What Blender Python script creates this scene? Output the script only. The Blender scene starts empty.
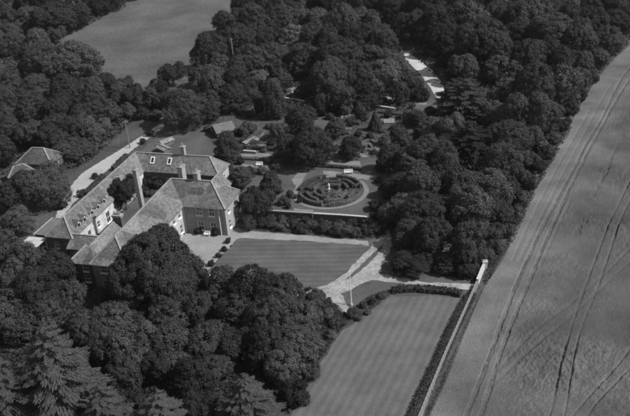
import bpy, math, random
import numpy as np
random.seed(7); rng = np.random.default_rng(7)
R = math.radians
# ------------------------------------------------------------------ camera, sky, sun, exposure
FPX, PITCH, ROLL, CAMH = 800.0, R(28), R(4.5), 75.0
SUN_EL, SUN_AZ = R(46), R(-17)            # azimuth measured from +X towards +Y
SUN_STRENGTH, SKY_STRENGTH, EXPOSURE = 3.9, 0.095, 0.5
HAZE = 0.00004
sc = bpy.context.scene
col = sc.collection
cam_d = bpy.data.cameras.new('camera'); cam = bpy.data.objects.new('camera', cam_d); col.objects.link(cam)
cam_d.sensor_fit = 'HORIZONTAL'; cam_d.sensor_width = 36.0; cam_d.lens = 36.0 * FPX / 630.0
cam_d.clip_start = 1.0; cam_d.clip_end = 5000.0
from mathutils import Matrix, Vector
cam.matrix_world = Matrix.Translation((0, 0, CAMH)) @ Matrix.Rotation(math.pi/2 - PITCH, 4, 'X') @ Matrix.Rotation(-ROLL, 4, 'Z')
sc.camera = cam
w = bpy.data.worlds.new('World'); sc.world = w; w.use_nodes = True
nt = w.node_tree; bg = nt.nodes['Background']
sky = nt.nodes.new('ShaderNodeTexSky'); sky.sky_type = 'NISHITA'; sky.sun_disc = False
sky.sun_elevation = SUN_EL; sky.sun_rotation = math.pi/2 - SUN_AZ
bw = nt.nodes.new('ShaderNodeRGBToBW')                      # black-and-white photograph: neutral daylight
nt.links.new(sky.outputs[0], bw.inputs[0]); nt.links.new(bw.outputs[0], bg.inputs[0]); bg.inputs[1].default_value = SKY_STRENGTH
sd = bpy.data.lights.new('sun', 'SUN'); sd.energy = SUN_STRENGTH; sd.angle = R(0.5)
so = bpy.data.objects.new('sun', sd); col.objects.link(so)
sv = Vector((math.cos(SUN_EL)*math.cos(SUN_AZ), math.cos(SUN_EL)*math.sin(SUN_AZ), math.sin(SUN_EL)))
so.rotation_euler = sv.to_track_quat('Z', 'Y').to_euler(); so.location = (60, 100, 120)
sc.view_settings.view_transform = 'Standard'; sc.view_settings.look = 'None'
sc.view_settings.exposure = EXPOSURE; sc.view_settings.gamma = 1.0
sc.render.engine = 'CYCLES'; sc.cycles.max_bounces = 5; sc.cycles.diffuse_bounces = 3; sc.cycles.filter_width = 2.1

# ------------------------------------------------------------------ pixel -> place
def gp(u, v, z=0.0):
    dx = (u-315)/FPX; dy = (208-v)/FPX
    x = dx*math.cos(ROLL)+dy*math.sin(ROLL); y = -dx*math.sin(ROLL)+dy*math.cos(ROLL)
    d = (x, math.cos(PITCH)+y*math.sin(PITCH), -math.sin(PITCH)+y*math.cos(PITCH))
    t = (z-CAMH)/d[2]
    return (d[0]*t, d[1]*t, z)
def scale_at(p):
    return FPX/(p[1]*math.cos(PITCH)-(p[2]-CAMH)*math.sin(PITCH))

# ------------------------------------------------------------------ materials
def new_mat(name):
    m = bpy.data.materials.new(name); m.use_nodes = True
    n = m.node_tree.nodes; b = n['Principled BSDF']; b.inputs['Specular IOR Level'].default_value = 0.2
    return m, n, m.node_tree.links, b
def ramp2(n, l, fac, lo, hi, p0=0.3, p1=0.7):
    r = n.new('ShaderNodeValToRGB'); e = r.color_ramp.elements
    e[0].position = p0; e[1].position = p1
    e[0].color = (lo, lo, lo, 1); e[1].color = (hi, hi, hi, 1); l.new(fac, r.inputs[0]); return r.outputs[0]
def mix(n, l, a, b, fac, mode='MULTIPLY'):
    x = n.new('ShaderNodeMix'); x.data_type = 'RGBA'; x.blend_type = mode
    if isinstance(fac, float): x.inputs[0].default_value = fac
    else: l.new(fac, x.inputs[0])
    for s, k in ((a, 6), (b, 7)):
        if isinstance(s, float): x.inputs[k].default_value = (s, s, s, 1)
        else: l.new(s, x.inputs[k])
    return x.outputs[2]
def noise(n, l, vec, scale, detail=4.0, rough=0.6):
    t = n.new('ShaderNodeTexNoise'); t.inputs['Scale'].default_value = scale
    t.inputs['Detail'].default_value = detail; t.inputs['Roughness'].default_value = rough
    l.new(vec, t.inputs['Vector']); return t.outputs[0]
def grey(name, v, var=0.25, scale=1.0, scale2=None, rough=0.85, bump=0.0, obj=False, bscale=None):
    """two octaves of uneven tone on a neutral colour"""
    m, n, l, b = new_mat(name)
    if obj: vec = n.new('ShaderNodeTexCoord').outputs['Object']
    else: vec = n.new('ShaderNodeNewGeometry').outputs['Position']
    f = noise(n, l, vec, scale)
    c = ramp2(n, l, f, v*(1-var), v*(1+var))
    if scale2:
        f2 = noise(n, l, vec, scale2, 3.0)
        c = mix(n, l, c, ramp2(n, l, f2, 1-var*0.9, 1+var*0.6), 1.0)
    l.new(c, b.inputs['Base Color']); b.inputs['Roughness'].default_value = rough
    if bump:
        bp = n.new('ShaderNodeBump'); bp.inputs['Strength'].default_value = 1.0; bp.inputs['Distance'].default_value = bump
        l.new(noise(n, l, vec, bscale or (scale2 or scale)), bp.inputs['Height']); l.new(bp.outputs[0], b.inputs['Normal'])
    return m
def leaf_mat(name, v, spread=0.35):
    m, n, l, b = new_mat(name)
    g = n.new('ShaderNodeNewGeometry'); oi = n.new('ShaderNodeObjectInfo'); tc = n.new('ShaderNodeTexCoord')
    c = ramp2(n, l, g.outputs['Random Per Island'], v*(1-spread), v*(1+spread), 0.0, 1.0)
    c = mix(n, l, c, ramp2(n, l, oi.outputs['Random'], 0.62, 1.36, 0.0, 1.0), 1.0)
    c = mix(n, l, c, ramp2(n, l, noise(n, l, tc.outputs['Object'], 0.6, 2.0), 0.8, 1.2), 1.0)
    l.new(c, b.inputs['Base Color']); b.inputs['Roughness'].default_value = 0.8
    b.inputs['Specular IOR Level'].default_value = 0.06
    tr = n.new('ShaderNodeBsdfTranslucent'); l.new(c, tr.inputs[0])
    ms = n.new('ShaderNodeMixShader'); ms.inputs[0].default_value = 0.22
    out = n['Material Output']; l.new(b.outputs[0], ms.inputs[1]); l.new(tr.outputs[0], ms.inputs[2]); l.new(ms.outputs[0], out.inputs[0])
    return m
def stripes_mat(name, v, ang, width, amt, cross=0.0, cross_w=0.5):
    """mown grass: stripes laid by the mower, across the direction ang"""
    m, n, l, b = new_mat(name)
    pos = n.new('ShaderNodeNewGeometry').outputs['Position']
    def sine(a, wd):
        d = n.new('ShaderNodeVectorMath'); d.operation = 'DOT_PRODUCT'; l.new(pos, d.inputs[0])
        d.inputs[1].default_value = (math.cos(a)*math.pi/wd, math.sin(a)*math.pi/wd, 0)
        nz = n.new('ShaderNodeMath'); nz.operation = 'MULTIPLY_ADD'; l.new(noise(n, l, pos, 0.25, 2.0), nz.inputs[0]); nz.inputs[1].default_value = 0.7; l.new(d.outputs['Value'], nz.inputs[2])
        s = n.new('ShaderNodeMath'); s.operation = 'SINE'; l.new(nz.outputs[0], s.inputs[0])
        s2 = n.new('ShaderNodeMath'); s2.operation = 'MULTIPLY_ADD'; l.new(s.outputs[0], s2.inputs[0]); s2.inputs[1].default_value = 0.5; s2.inputs[2].default_value = 0.5
        return s2.outputs[0]
    c = ramp2(n, l, sine(ang, width), v*(1-amt), v*(1+amt), 0.25, 0.75)
    if cross: c = mix(n, l, c, ramp2(n, l, sine(ang+math.pi/2, cross_w), 1-cross, 1+cross, 0.2, 0.8), 1.0)
    c = mix(n, l, c, ramp2(n, l, noise(n, l, pos, 0.2, 6.0, 0.7), 0.76, 1.24), 1.0)
    c = mix(n, l, c, ramp2(n, l, noise(n, l, pos, 4.5, 3.0, 0.75), 0.8, 1.2), 1.0)
    l.new(c, b.inputs['Base Color']); b.inputs['Roughness'].default_value = 0.9
    bp = n.new('ShaderNodeBump'); bp.inputs['Distance'].default_value = 0.03; l.new(noise(n, l, pos, 12.0), bp.inputs['Height']); l.new(bp.outputs[0], b.inputs['Normal'])
    return m
def roof_mat(name, v, lo=0.72, hi=1.3):
    """old clay tiles: rows, odd tiles, relaid patches and lichen"""
    m, n, l, b = new_mat(name)
    tc = n.new('ShaderNodeTexCoord').outputs['Object']
    vor = n.new('ShaderNodeTexVoronoi'); vor.inputs['Scale'].default_value = 3.6; l.new(tc, vor.inputs['Vector'])
    c = ramp2(n, l, vor.outputs['Color'], v*0.72, v*1.28, 0.1, 0.9)
    vb = n.new('ShaderNodeTexVoronoi'); vb.distance = 'CHEBYCHEV'; vb.inputs['Scale'].default_value = 0.24; l.new(tc, vb.inputs['Vector'])
    c = mix(n, l, c, ramp2(n, l, vb.outputs['Color'], lo, hi, 0.15, 0.85), 1.0)
    c = mix(n, l, c, ramp2(n, l, noise(n, l, tc, 1.1, 6.0, 0.75), 0.6, 1.45), 1.0)
    sep = n.new('ShaderNodeSeparateXYZ'); l.new(tc, sep.inputs[0])
    mm = n.new('ShaderNodeMath'); mm.operation = 'MULTIPLY'; l.new(sep.outputs[2], mm.inputs[0]); mm.inputs[1].default_value = 2*math.pi/0.17
    ss = n.new('ShaderNodeMath'); ss.operation = 'SINE'; l.new(mm.outputs[0], ss.inputs[0])
    bp = n.new('ShaderNodeBump'); bp.inputs['Distance'].default_value = 0.006; l.new(ss.outputs[0], bp.inputs['Height'])
    bp2 = n.new('ShaderNodeBump'); bp2.inputs['Distance'].default_value = 0.05; l.new(noise(n, l, tc, 4.0), bp2.inputs['Height']); l.new(bp.outputs[0], bp2.inputs['Normal'])
    l.new(c, b.inputs['Base Color']); l.new(bp2.outputs[0], b.inputs['Normal']); b.inputs['Roughness'].default_value = 0.8
    return m
M = {}
M['ground'] = grey('rough_grass', 0.06, 0.4, 0.12, 1.6, bump=0.25, bscale=1.2)
M['garden_grass'] = grey('garden_grass', 0.075, 0.25, 0.2, 2.5, bump=0.08)
M['hay'] = grey('hay_field', 0.086, 0.3, 0.06, 0.9, bump=0.25, bscale=0.6)
M['crop'] = grey('standing_crop', 0.08, 0.38, 0.09, 4.5, bump=0.14, bscale=6.0)
_n = M['crop'].node_tree.nodes; _l = M['crop'].node_tree.links                 # drier, paler growth along the field margin
_a = _n.new('ShaderNodeAttribute'); _a.attribute_name = 'margin'; _b = _n['Principled BSDF']; _c = _b.inputs['Base Color'].links[0].from_socket
_l.new(mix(_n, _l, _c, ramp2(_n, _l, _a.outputs['Fac'], 1.0, 1.75, 0.0, 1.0), 1.0), _b.inputs['Base Color'])
M['crop_edge'] = grey('field_edge', 0.13, 0.3, 0.12, 1.5, bump=0.12, bscale=2.0)
M['track'] = grey('wheel_track_soil', 0.07, 0.3, 0.5, 2.0)
M['gravel'] = grey('gravel', 0.23, 0.18, 0.25, 2.5, bump=0.03, bscale=6.0)
M['drive'] = grey('worn_drive', 0.26, 0.28, 0.45, 1.8, bump=0.04, bscale=4.0)
M['lane'] = grey('lane_surface', 0.32, 0.16, 0.15, 1.5)
M['chalk'] = grey('chalk_track', 0.42, 0.2, 0.12, 1.0)
M['path'] = grey('garden_path', 0.17, 0.22, 0.4, 2.0)
M['soil'] = grey('bed_soil', 0.055, 0.35, 0.8, 3.0, bump=0.15)
M['maze_soil'] = grey('maze_path_soil', 0.045, 0.3, 0.8, 3.0)
M['lawn_upper'] = stripes_mat('mown_lawn_upper', 0.082, R(83), 0.75, 0.09)
M['lawn_lower'] = stripes_mat('mown_lawn_lower', 0.098, R(-25.5), 0.66, 0.08)
M['tile'] = roof_mat('clay_tiles', 0.115, 0.62, 1.45)
M['tile_stable'] = roof_mat('stable_tiles', 0.125, 0.75, 1.28)
M['dark_tile'] = roof_mat('dark_tiles', 0.07)
M['ridge'] = grey('ridge_tiles', 0.24, 0.25, 1.5, obj=True)
M['brick'] = grey('weathered_brick', 0.21, 0.25, 0.7, 5.0, obj=True)
M['brick_dark_shaded'] = grey('dark_and_shaded_brick', 0.09, 0.3, 0.7, 5.0, obj=True)  # dark brick; on stable and annexe fronts their shade is put into this tone
M['render'] = grey('pale_render', 0.36, 0.15, 0.5, 3.0, obj=True)
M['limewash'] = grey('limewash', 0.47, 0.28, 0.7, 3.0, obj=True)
M['white'] = grey('white_paint', 0.7, 0.08, 1.0, obj=True, rough=0.6)
M['quoin'] = grey('stone_quoins', 0.27, 0.2, 2.0, obj=True)
M['stone'] = grey('pale_stone', 0.42, 0.2, 1.0, 5.0, obj=True)
M['wallbrick'] = grey('wall_brick', 0.17, 0.4, 0.4, 3.0, obj=True)
M['oldcope'] = grey('old_coping', 0.19, 0.4, 0.9, 6.0, obj=True)
M['lead'] = grey('lead_sheet', 0.11, 0.2, 1.0, obj=True, rough=0.6)
M['felt'] = grey('felt_roof', 0.12, 0.2, 0.8, obj=True)
M['path_roof'] = grey('dull_sheet_roof', 0.2, 0.35, 0.8, 3.0, obj=True)
M['felt_pale'] = grey('pale_sheet_roof', 0.38, 0.2, 0.8, obj=True)
M['wood'] = grey('weathered_wood', 0.16, 0.3, 2.0, obj=True)
M['bark'] = grey('bark', 0.075, 0.35, 1.5, 6.0, obj=True)
M['dark'] = grey('dark_opening', 0.015, 0.2, 1.0, obj=True)
gm, gn, gl, gb = new_mat('window_glass'); gb.inputs['Base Color'].default_value = (0.02, 0.02, 0.02, 1); gb.inputs['Roughness'].default_value = 0.08; gb.inputs['Specular IOR Level'].default_value = 0.6; M['glass'] = gm
M['frame_wood'] = grey('painted_frames', 0.3, 0.3, 1.0, obj=True)
M['frame_glass'] = grey('frame_glass', 0.16, 0.2, 1.0, obj=True, rough=0.15)
M['leaf'] = leaf_mat('foliage', 0.062, 0.25); M['leaf_dark'] = leaf_mat('foliage_dark', 0.046, 0.25); M['leaf_pale'] = leaf_mat('foliage_pale', 0.082)
M['needle'] = leaf_mat('fir_needles', 0.075, 0.35); M['needle_dark'] = leaf_mat('cedar_needles', 0.052, 0.3); M['hedge'] = leaf_mat('hedge_leaves', 0.05)
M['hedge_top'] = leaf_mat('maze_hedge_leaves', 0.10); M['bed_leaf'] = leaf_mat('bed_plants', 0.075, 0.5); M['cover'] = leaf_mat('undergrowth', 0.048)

# ------------------------------------------------------------------ mesh helpers
def np_mesh(name, verts, quads, mat=None, smooth=False):
    me = bpy.data.meshes.new(name); verts = np.asarray(verts, np.float32); quads = np.asarray(quads, np.int32)
    me.vertices.add(len(verts)); me.vertices.foreach_set('co', verts.ravel())
    k = quads.shape[1]; me.loops.add(quads.size); me.loops.foreach_set('vertex_index', quads.ravel())
    me.polygons.add(len(quads)); me.polygons.foreach_set('loop_start', np.arange(0, quads.size, k, dtype=np.int32))
    if smooth: me.polygons.foreach_set('use_smooth', np.ones(len(quads), bool))
    me.update(calc_edges=True); me.validate()
    if mat: me.materials.append(mat)
    return me
class MB:
    def __init__(s): s.v = []; s.f = []
    def poly(s, pts, flip=False):
        i = len(s.v); s.v += [tuple(p) for p in pts]; r = list(range(i, i+len(pts))); s.f.append(r[::-1] if flip else r); return s
    def box(s, x0, x1, y0, y1, z0, z1):
        i = len(s.v)
        s.v += [(x0,y0,z0),(x1,y0,z0),(x1,y1,z0),(x0,y1,z0),(x0,y0,z1),(x1,y0,z1),(x1,y1,z1),(x0,y1,z1)]
        s.f += [[i+a for a in q] for q in ((3,2,1,0),(4,5,6,7),(0,1,5,4),(1,2,6,5),(2,3,7,6),(3,0,4,7))]; return s
    def obox(s, c, ax, ay, az):
        """box from centre and three half-axis vectors"""
        c, ax, ay, az = (Vector(q) for q in (c, ax, ay, az)); i = len(s.v)
        for k in (-1, 1):
            for a, b in ((-1,-1),(1,-1),(1,1),(-1,1)): s.v.append(tuple(c+ax*a+ay*b+az*k))
        s.f += [[i+a for a in q] for q in ((3,2,1,0),(4,5,6,7),(0,1,5,4),(1,2,6,5),(2,3,7,6),(3,0,4,7))]; return s
    def bar(s, p, q, wd, th):
        p, q = Vector(p), Vector(q); d = (q-p); L = d.length; d.normalize()
        sx = d.cross(Vector((0,0,1)));
        if sx.length < 1e-3: sx = Vector((1,0,0))
        sx.normalize(); up = sx.cross(d); return s.obox((p+q)/2, sx*wd/2, d*L/2, up*th/2)
    def tube(s, pts, rad, n=8, cap=True):
        rings = []
        for k, (p, r) in enumerate(zip(pts, rad)):
            p = Vector(p); a = Vector(pts[max(k-1,0)]); b = Vector(pts[min(k+1,len(pts)-1)]); d = (b-a).normalized()
            x = d.cross(Vector((0.3,1,0.1))).normalized(); y = d.cross(x); i = len(s.v)
            s.v += [tuple(p+(x*math.cos(2*math.pi*j/n)+y*math.sin(2*math.pi*j/n))*r) for j in range(n)]; rings.append(i)
        for a, b in zip(rings, rings[1:]):
            s.f += [[a+j, a+(j+1)%n, b+(j+1)%n, b+j] for j in range(n)]
        if cap: s.f.append([rings[-1]+j for j in range(n)]); s.f.append([rings[0]+n-1-j for j in range(n)])
        return s
    def mesh(s, name, mat):
        me = bpy.data.meshes.new(name); me.from_pydata(s.v, [], s.f); me.update(); me.materials.append(mat); return me
    def build(s, name, mat, parent=None):
        o = bpy.data.objects.new(name, s.mesh(name, mat)); col.objects.link(o); o.parent = parent; return o
def tag(o, label=None, cat=None, group=None, kind=None):
    for k, v in (('label', label), ('category', cat), ('group', group), ('kind', kind)):
        if v: o[k] = v
    return o
def empty(name, loc=(0,0,0), rz=0.0):
    o = bpy.data.objects.new(name, None); col.objects.link(o); o.location = loc; o.rotation_euler = (0,0,rz); o.empty_display_size = 0.5; return o
def link(name, me, parent=None, loc=(0,0,0), rz=0.0, s=(1,1,1)):
    o = bpy.data.objects.new(name, me); col.objects.link(o); o.parent = parent; o.location = loc; o.rotation_euler = (0,0,rz); o.scale = s; return o
def smooth_px(pts, closed=True, n=4):
    """round a traced outline (Catmull-Rom)"""
    out = []; L = len(pts)
    for i in range(L if closed else L-1):
        g = lambda k: np.array(pts[k % L] if closed else pts[min(max(k,0),L-1)], float)
        p0, p1, p2, p3 = g(i-1), g(i), g(i+1), g(i+2)
        for t in np.linspace(0, 1, n, endpoint=False):
            out.append(0.5*((2*p1)+(-p0+p2)*t+(2*p0-5*p1+4*p2-p3)*t*t+(-p0+3*p1-3*p2+p3)*t**3))
    if not closed: out.append(np.array(pts[-1], float))
    return out
def sheet(name, pxs, z, mat, kind='structure', smooth=False, rough=0.10):
    pts = smooth_px(pxs) if smooth else pxs
    P0 = [Vector(gp(u, v)) for u, v in pts]; P = []
    for a, b in zip(P0, P0[1:]+P0[:1]):
        n = max(1, int((b-a).length/0.7))
        for i in range(n): P.append(tuple(a.lerp(b, i/n)+Vector((random.gauss(0, rough), random.gauss(0, rough), 0))))
    a = sum(p[0]*q[1]-q[0]*p[1] for p, q in zip(P, P[1:]+P[:1]))
    if a < 0: P = P[::-1]
    import bmesh
    bm = bmesh.new(); vs = [bm.verts.new((p[0], p[1], z)) for p in P]; f = bm.faces.new(vs)
    bmesh.ops.triangulate(bm, faces=[f]); me = bpy.data.meshes.new(name); bm.to_mesh(me); bm.free(); me.materials.append(mat)
    o = bpy.data.objects.new(name, me); col.objects.link(o); tag(o, kind=kind); return o
def leaf_quads(c, nrm, a, b, jit=0.55, tan=None):
    """diamond leaf sprays at c, facing roughly nrm, half-axes a and b"""
    n = len(c); nn = nrm + rng.normal(0, jit, (n, 3)); nn /= np.linalg.norm(nn, axis=1)[:, None]
    t = np.cross(nn, rng.normal(0, 1, (n, 3))) if tan is None else tan-nn*np.sum(tan*nn, 1)[:, None]; t /= np.linalg.norm(t, axis=1)[:, None]; bt = np.cross(nn, t)
    sc_ = rng.uniform(0.65, 1.3, (n, 1)); t = t*a*sc_; bt = bt*b*sc_
    v = np.stack([c+t, c+bt, c-t, c-bt], 1).reshape(-1, 3); return v, np.arange(n*4).reshape(n, 4)

# ------------------------------------------------------------------ ground and surfaces
me = np_mesh('ground', [(-1500,-600,0),(1500,-600,0),(1500,2400,0),(-1500,2400,0)], [[0,1,2,3]], M['ground'])
tag(link('ground', me), kind='structure')
sheet('hay_field', [(150,-40),(262,-40),(238,5),(212,40),(196,72),(160,90),(120,90),(80,75),(45,48),(80,30),(118,6)], 0.02, M['hay'], smooth=True)
sheet('field_track', [(-15,68),(4,59),(18,54),(26,55),(14,62),(-8,72)], 0.03, M['path'], smooth=True)
sheet('garden_ground', [(150,142),(200,100),(300,84),(400,84),(455,110),(475,180),(480,262),(474,291),(440,300),(350,315),(300,300),(190,300),(100,280),(95,200)], 0.012, M['garden_grass'])
sheet('lane', [(71,186),(81,174),(98,163),(115,153),(135,140.5),(157,126.5),(163,121),(166,124),(159,131),(138,146),(122,158),(103,174),(89,188),(74,203),(66,212),(62,222),(52,226),(60,206)], 0.024, M['lane'], smooth=False)
sheet('forecourt', [(140,255),(163,236),(186,228),(229,229),(238,228),(252,231.5),(300,235),(340,238.5),(367,241),(369,246.5),(364,245.2),(300,241),(239,238.2),(234,242),(229,248.5),(221,256),(212,266),(203,276),(199,285),(196,300),(150,290)], 0.024, M['gravel'])
sheet('upper_lawn', [(239,238),(300,240.8),(364,245),(367,247),(363,256),(352,267),(338,277),(322,287),(305,296),(280,303),(205,300),(199,286),(203,276),(212,266),(221,256),(229,248.5),(234,242)], 0.032, M['lawn_upper'])
sheet('drive', [(379,229),(381,236),(368,250),(357,260.5),(346,273),(334,281),(318,288),(300,294),(285,300),(300,305),(318,301),(334,297),(349,291),(364,282.5),(377,279),(382,262),(389,254),(393,242),(389,229)], 0.040, M['drive'])
sheet('path', [(370,280),(377,281),(400,283),(440,290),(475,290),(475,283.5),(430,283),(400,277.5),(376,272.5)], 0.046, M['drive'])
sheet('path', [(327,295),(331,300),(337,307),(341,312),(347,315),(352,312),(346,305),(344,299),(341,294)], 0.050, M['drive'])
sheet('drive_verge', [(385,243),(378,254.5),(368,264.5),(358,272.8),(350,278.5),(346,279.5),(355,270.8),(364.5,262),(374.5,252)], 0.054, M['garden_grass'], rough=0.05)
sheet('flagpole_lawn', [(345,299),(351,291.5),(365,284),(378,282.5),(400,285),(440,290),(466,291),(462,297.5),(420,295.5),(393,296),(376,308),(362,317),(353,311)], 0.032, M['garden_grass'])
sheet('lower_lawn', [(392,296.5),(425,296),(463,298),(454,318),(409,416),(392,455),(268,455),(291,416),(308,386),(319,365),(329,351),(343,330),(361,317),(376,308)], 0.036, M['lawn_lower'])
sheet('chalk_track', [(405,56),(408,53.5),(419,60),(431,69),(440,80),(447,93),(438,98),(429,86),(421,75),(412,66)], 0.03, M['chalk'], smooth=True)
sheet('garden_path', [(415,99),(424,101),(426,105),(416,104)], 0.03, M['path'], smooth=True)
for nm, pl in (('garden_path', [(292,180),(297,172.5),(307,173.3),(297,189)]), ('garden_path', [(323,170.5),(350,173),(371,176.5),(368,180),(345,177),(323,174.5)]),
           ('garden_path', [(316,158.5),(360,161.5),(361,166),(316,163.2)]), ('garden_path', [(294,208.2),(313,210),(313,212.5),(294,210.8)]),
           ('garden_path', [(241,152.5),(270,153.8),(270,157.6),(241,156.5)]), ('garden_path', [(242,164),(268,166.5),(268,168.8),(242,166.5)]),
           ('garden_path', [(244,147.5),(260,131.5),(265,133.5),(250,147.3)]), ('garden_path', [(257.5,151),(264.5,142),(266.5,142.6),(260,151.2)]),
           ('paving', [(340,113),(352,114),(350,118),(339,117)]), ('paving', [(340,124),(353,127),(351,130),(338,127)]),
           ('paving', [(378,105),(396,107),(396,109.6),(377,108)]), ('paving', [(382,117),(403,120),(402,123),(381,120)]),
           ('garden_path', [(358,152),(372,143),(375,145),(362,155)]), ('paving', [(386,97),(394,98),(395,103),(388,101)]),
           ('paving', [(290,88),(301,86),(304,90),(292,93)]), ('paving', [(312,90),(320,89),(321,93),(313,94)])):
    sheet(nm, pl, 0.028, M['gravel' if nm == 'paving' else 'path'])
sheet('shrub_border', [(250,222),(262,215),(300,217),(345,220),(386,223),(386,236),(366,240),(340,238),(300,234.5),(255,231)], 0.020, M['soil'])
sheet('vegetable_bed', [(250,147),(258,136),(266,138),(263,144),(257,150)], 0.026, M['soil'])

# the crop field on the right: uneven standing crop, wheel tracks pressed into it
EDGE = [(417,440),(425,420),(442,385),(462,335),(481,291),(496,268),(503,256),(512,234),(531,195),(554,153),(567,128),(588,91),(609,64),(630,45),(655,22),(690,-8)]
TR = [[(455,440),(467,414),(495.4,340),(514,290),(531,252),(547,218.5),(566,184),(589,140),(602,118),(618.6,84),(632,65),(650,40)],
      [(470,440),(481.4,414),(504,343.7),(526,290),(542,250),(558.5,213),(577.7,172),(600,130),(613,106),(628,82),(645,58)],
      [(543,440),(550.6,414),(562,361),(577,310),(588,280),(608.5,226),(632,178),(650,140)],
      [(557,440),(564.7,414),(578,340),(599,284),(620,222),(634,194),(655,155)],
      [(556,440),(574.5,414),(595,391),(616.6,368),(634,345),(660,320)], [(575,440),(592,410),(612,388),(634,366),(660,340)]]
FAINT = [[(497,372),(535,332),(574.5,301.6),(609.6,270),(640,240)], [(492,386),(540,343),(580,309),(615,276),(640,254)], [(519,262),(536,228),(560,180),(585,133),(600,104),(612,84)], [(512,262),(528,226),(550,182),(573,140),(590,110)], [(540,268),(553,238),(570,202)]]
LODGED = [[(616,148),(611,160),(606,172),(603,178),(598,190),(594,197)], [(588,212),(583,222),(576,234)]]
def world_line(p): return np.array([gp(u, v)[:2] for u, v in smooth_px(p, False, 14)])
def dist_to(P, L):
    d = np.full(len(P), 1e9)
    for a, b in zip(L, L[1:]):
        ab = b-a; t = np.clip(((P-a)@ab)/(ab@ab), 0, 1); d = np.minimum(d, np.linalg.norm(P-(a+t[:, None]*ab), axis=1))
    return d
def vnoise(P, s, seed):
    r = np.random.default_rng(seed); T = r.random((256, 256)); q = P/s; i = np.floor(q).astype(int); f = q-i; f = f*f*(3-2*f)
    g = lambda a, b: T[(i[:, 0]+a) % 256, (i[:, 1]+b) % 256]
    return (g(0,0)*(1-f[:,0])+g(1,0)*f[:,0])*(1-f[:,1])+(g(0,1)*(1-f[:,0])+g(1,1)*f[:,0])*f[:,1]
E_w = world_line(EDGE); o = np.argsort(E_w[:, 1]); E_w = E_w[o]
rows = [float(E_w[0, 1])]
while rows[-1] < 330: rows.append(rows[-1]+max(0.17, (rows[-1]/75.0)**2*0.14))
rows = np.array(rows); ex = np.interp(rows, E_w[:, 1], E_w[:, 0])
NC = 440; cs = np.linspace(0, 1, NC)**1.15
span = 46 + (rows-70)*0.12
G = np.stack([ex[:, None]+cs[None, :]*span[:, None], np.repeat(rows[:, None], NC, 1)], 2).reshape(-1, 2)
edge_d = (G[:, 0]-np.repeat(ex, NC))
ripe = np.clip((edge_d-2.0)/9.0, 0.15, 1.0)*np.clip(0.35+1.1*vnoise(G, 6.0, 3), 0.3, 1.0)
curl = np.clip(vnoise(G, 11.0, 51)*1.3-0.2+0.5*(vnoise(G, 3.0, 52)-0.5), 0.22, 1.0)
hh = 0.17 + 0.46*ripe*curl*(0.35+0.6*vnoise(G, 0.27, 1)+0.3*vnoise(G, 0.7, 2)+0.4*(vnoise(G @ np.array([[0.9,-0.45],[0.45,0.9]])*np.array([1.0, 0.35]), 0.3, 5)-0.4))
for kk, L in enumerate(TR): hh = np.where(dist_to(G, world_line(L)) < (0.32 if kk < 2 else 0.17)+0.22*(vnoise(G, 1.1, 41)-0.5), (0.06 if kk < 2 else 0.11)+0.25*(hh-0.06), hh)
for L in FAINT: hh = np.where(dist_to(G, world_line(L)) < 0.28, hh*0.75, hh)
for L in LODGED: hh = np.where(dist_to(G, world_line(L)) < 1.5*(vnoise(G, 0.9, 43)-0.35), 0.1, hh)
hh *= np.clip(edge_d/0.4, 0.15, 1)
nr = len(rows); ii = np.arange(nr*NC).reshape(nr, NC)
qd = np.stack([ii[:-1, :-1], ii[:-1, 1:], ii[1:, 1:], ii[1:, :-1]], -1).reshape(-1, 4)
cf = np_mesh('crop_field', np.column_stack([G, hh]), qd, M['crop'], True)
at_ = cf.attributes.new('margin', 'FLOAT', 'POINT')
mg = np.clip(1.15-edge_d/(5+9*vnoise(G, 14.0, 21)+3*vnoise(G, 3.0, 22)), 0, 1)+0.6*curl*np.clip(vnoise(G, 9.0, 31)*1.6-0.6, 0, 1)*np.clip(vnoise(G, 0.7, 33)*1.5-0.2, 0, 1)
at_.data.foreach_set('value', np.clip(mg, 0, 1).astype(np.float32))
tag(link('crop_field', cf), kind='structure')
far = np.column_stack([ex+span-0.3, rows, np.full(nr, 0.2)])[::12]
fv = np.vstack([far, far+np.array([700, 0, 0])]); k = len(far)
tag(link('crop_field', np_mesh('crop_field', fv, [[i, i+k, i+k+1, i+1] for i in range(k-1)], M['crop'])), kind='structure')
for kk, L in enumerate(TR):
    W = world_line(L); d = np.gradient(W, axis=0); nn = np.column_stack([-d[:, 1], d[:, 0]]); nn /= np.linalg.norm(nn, axis=1)[:, None]
    W = W+rng.normal(0, 0.012, W.shape); wob = ((0.12 if kk < 2 else 0.03)+0.07*rng.random(len(W)))[:, None]
    a = np.column_stack([W+nn*wob, np.full(len(W), 0.10)]); b = np.column_stack([W-nn*wob, np.full(len(W), 0.10)]); k = len(W)
    tag(link('wheel_track', np_mesh('wheel_track', np.vstack([a, b]), [[i, i+k, i+k+1, i+1] for i in range(k-1)], M['track'])), kind='structure')

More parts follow.
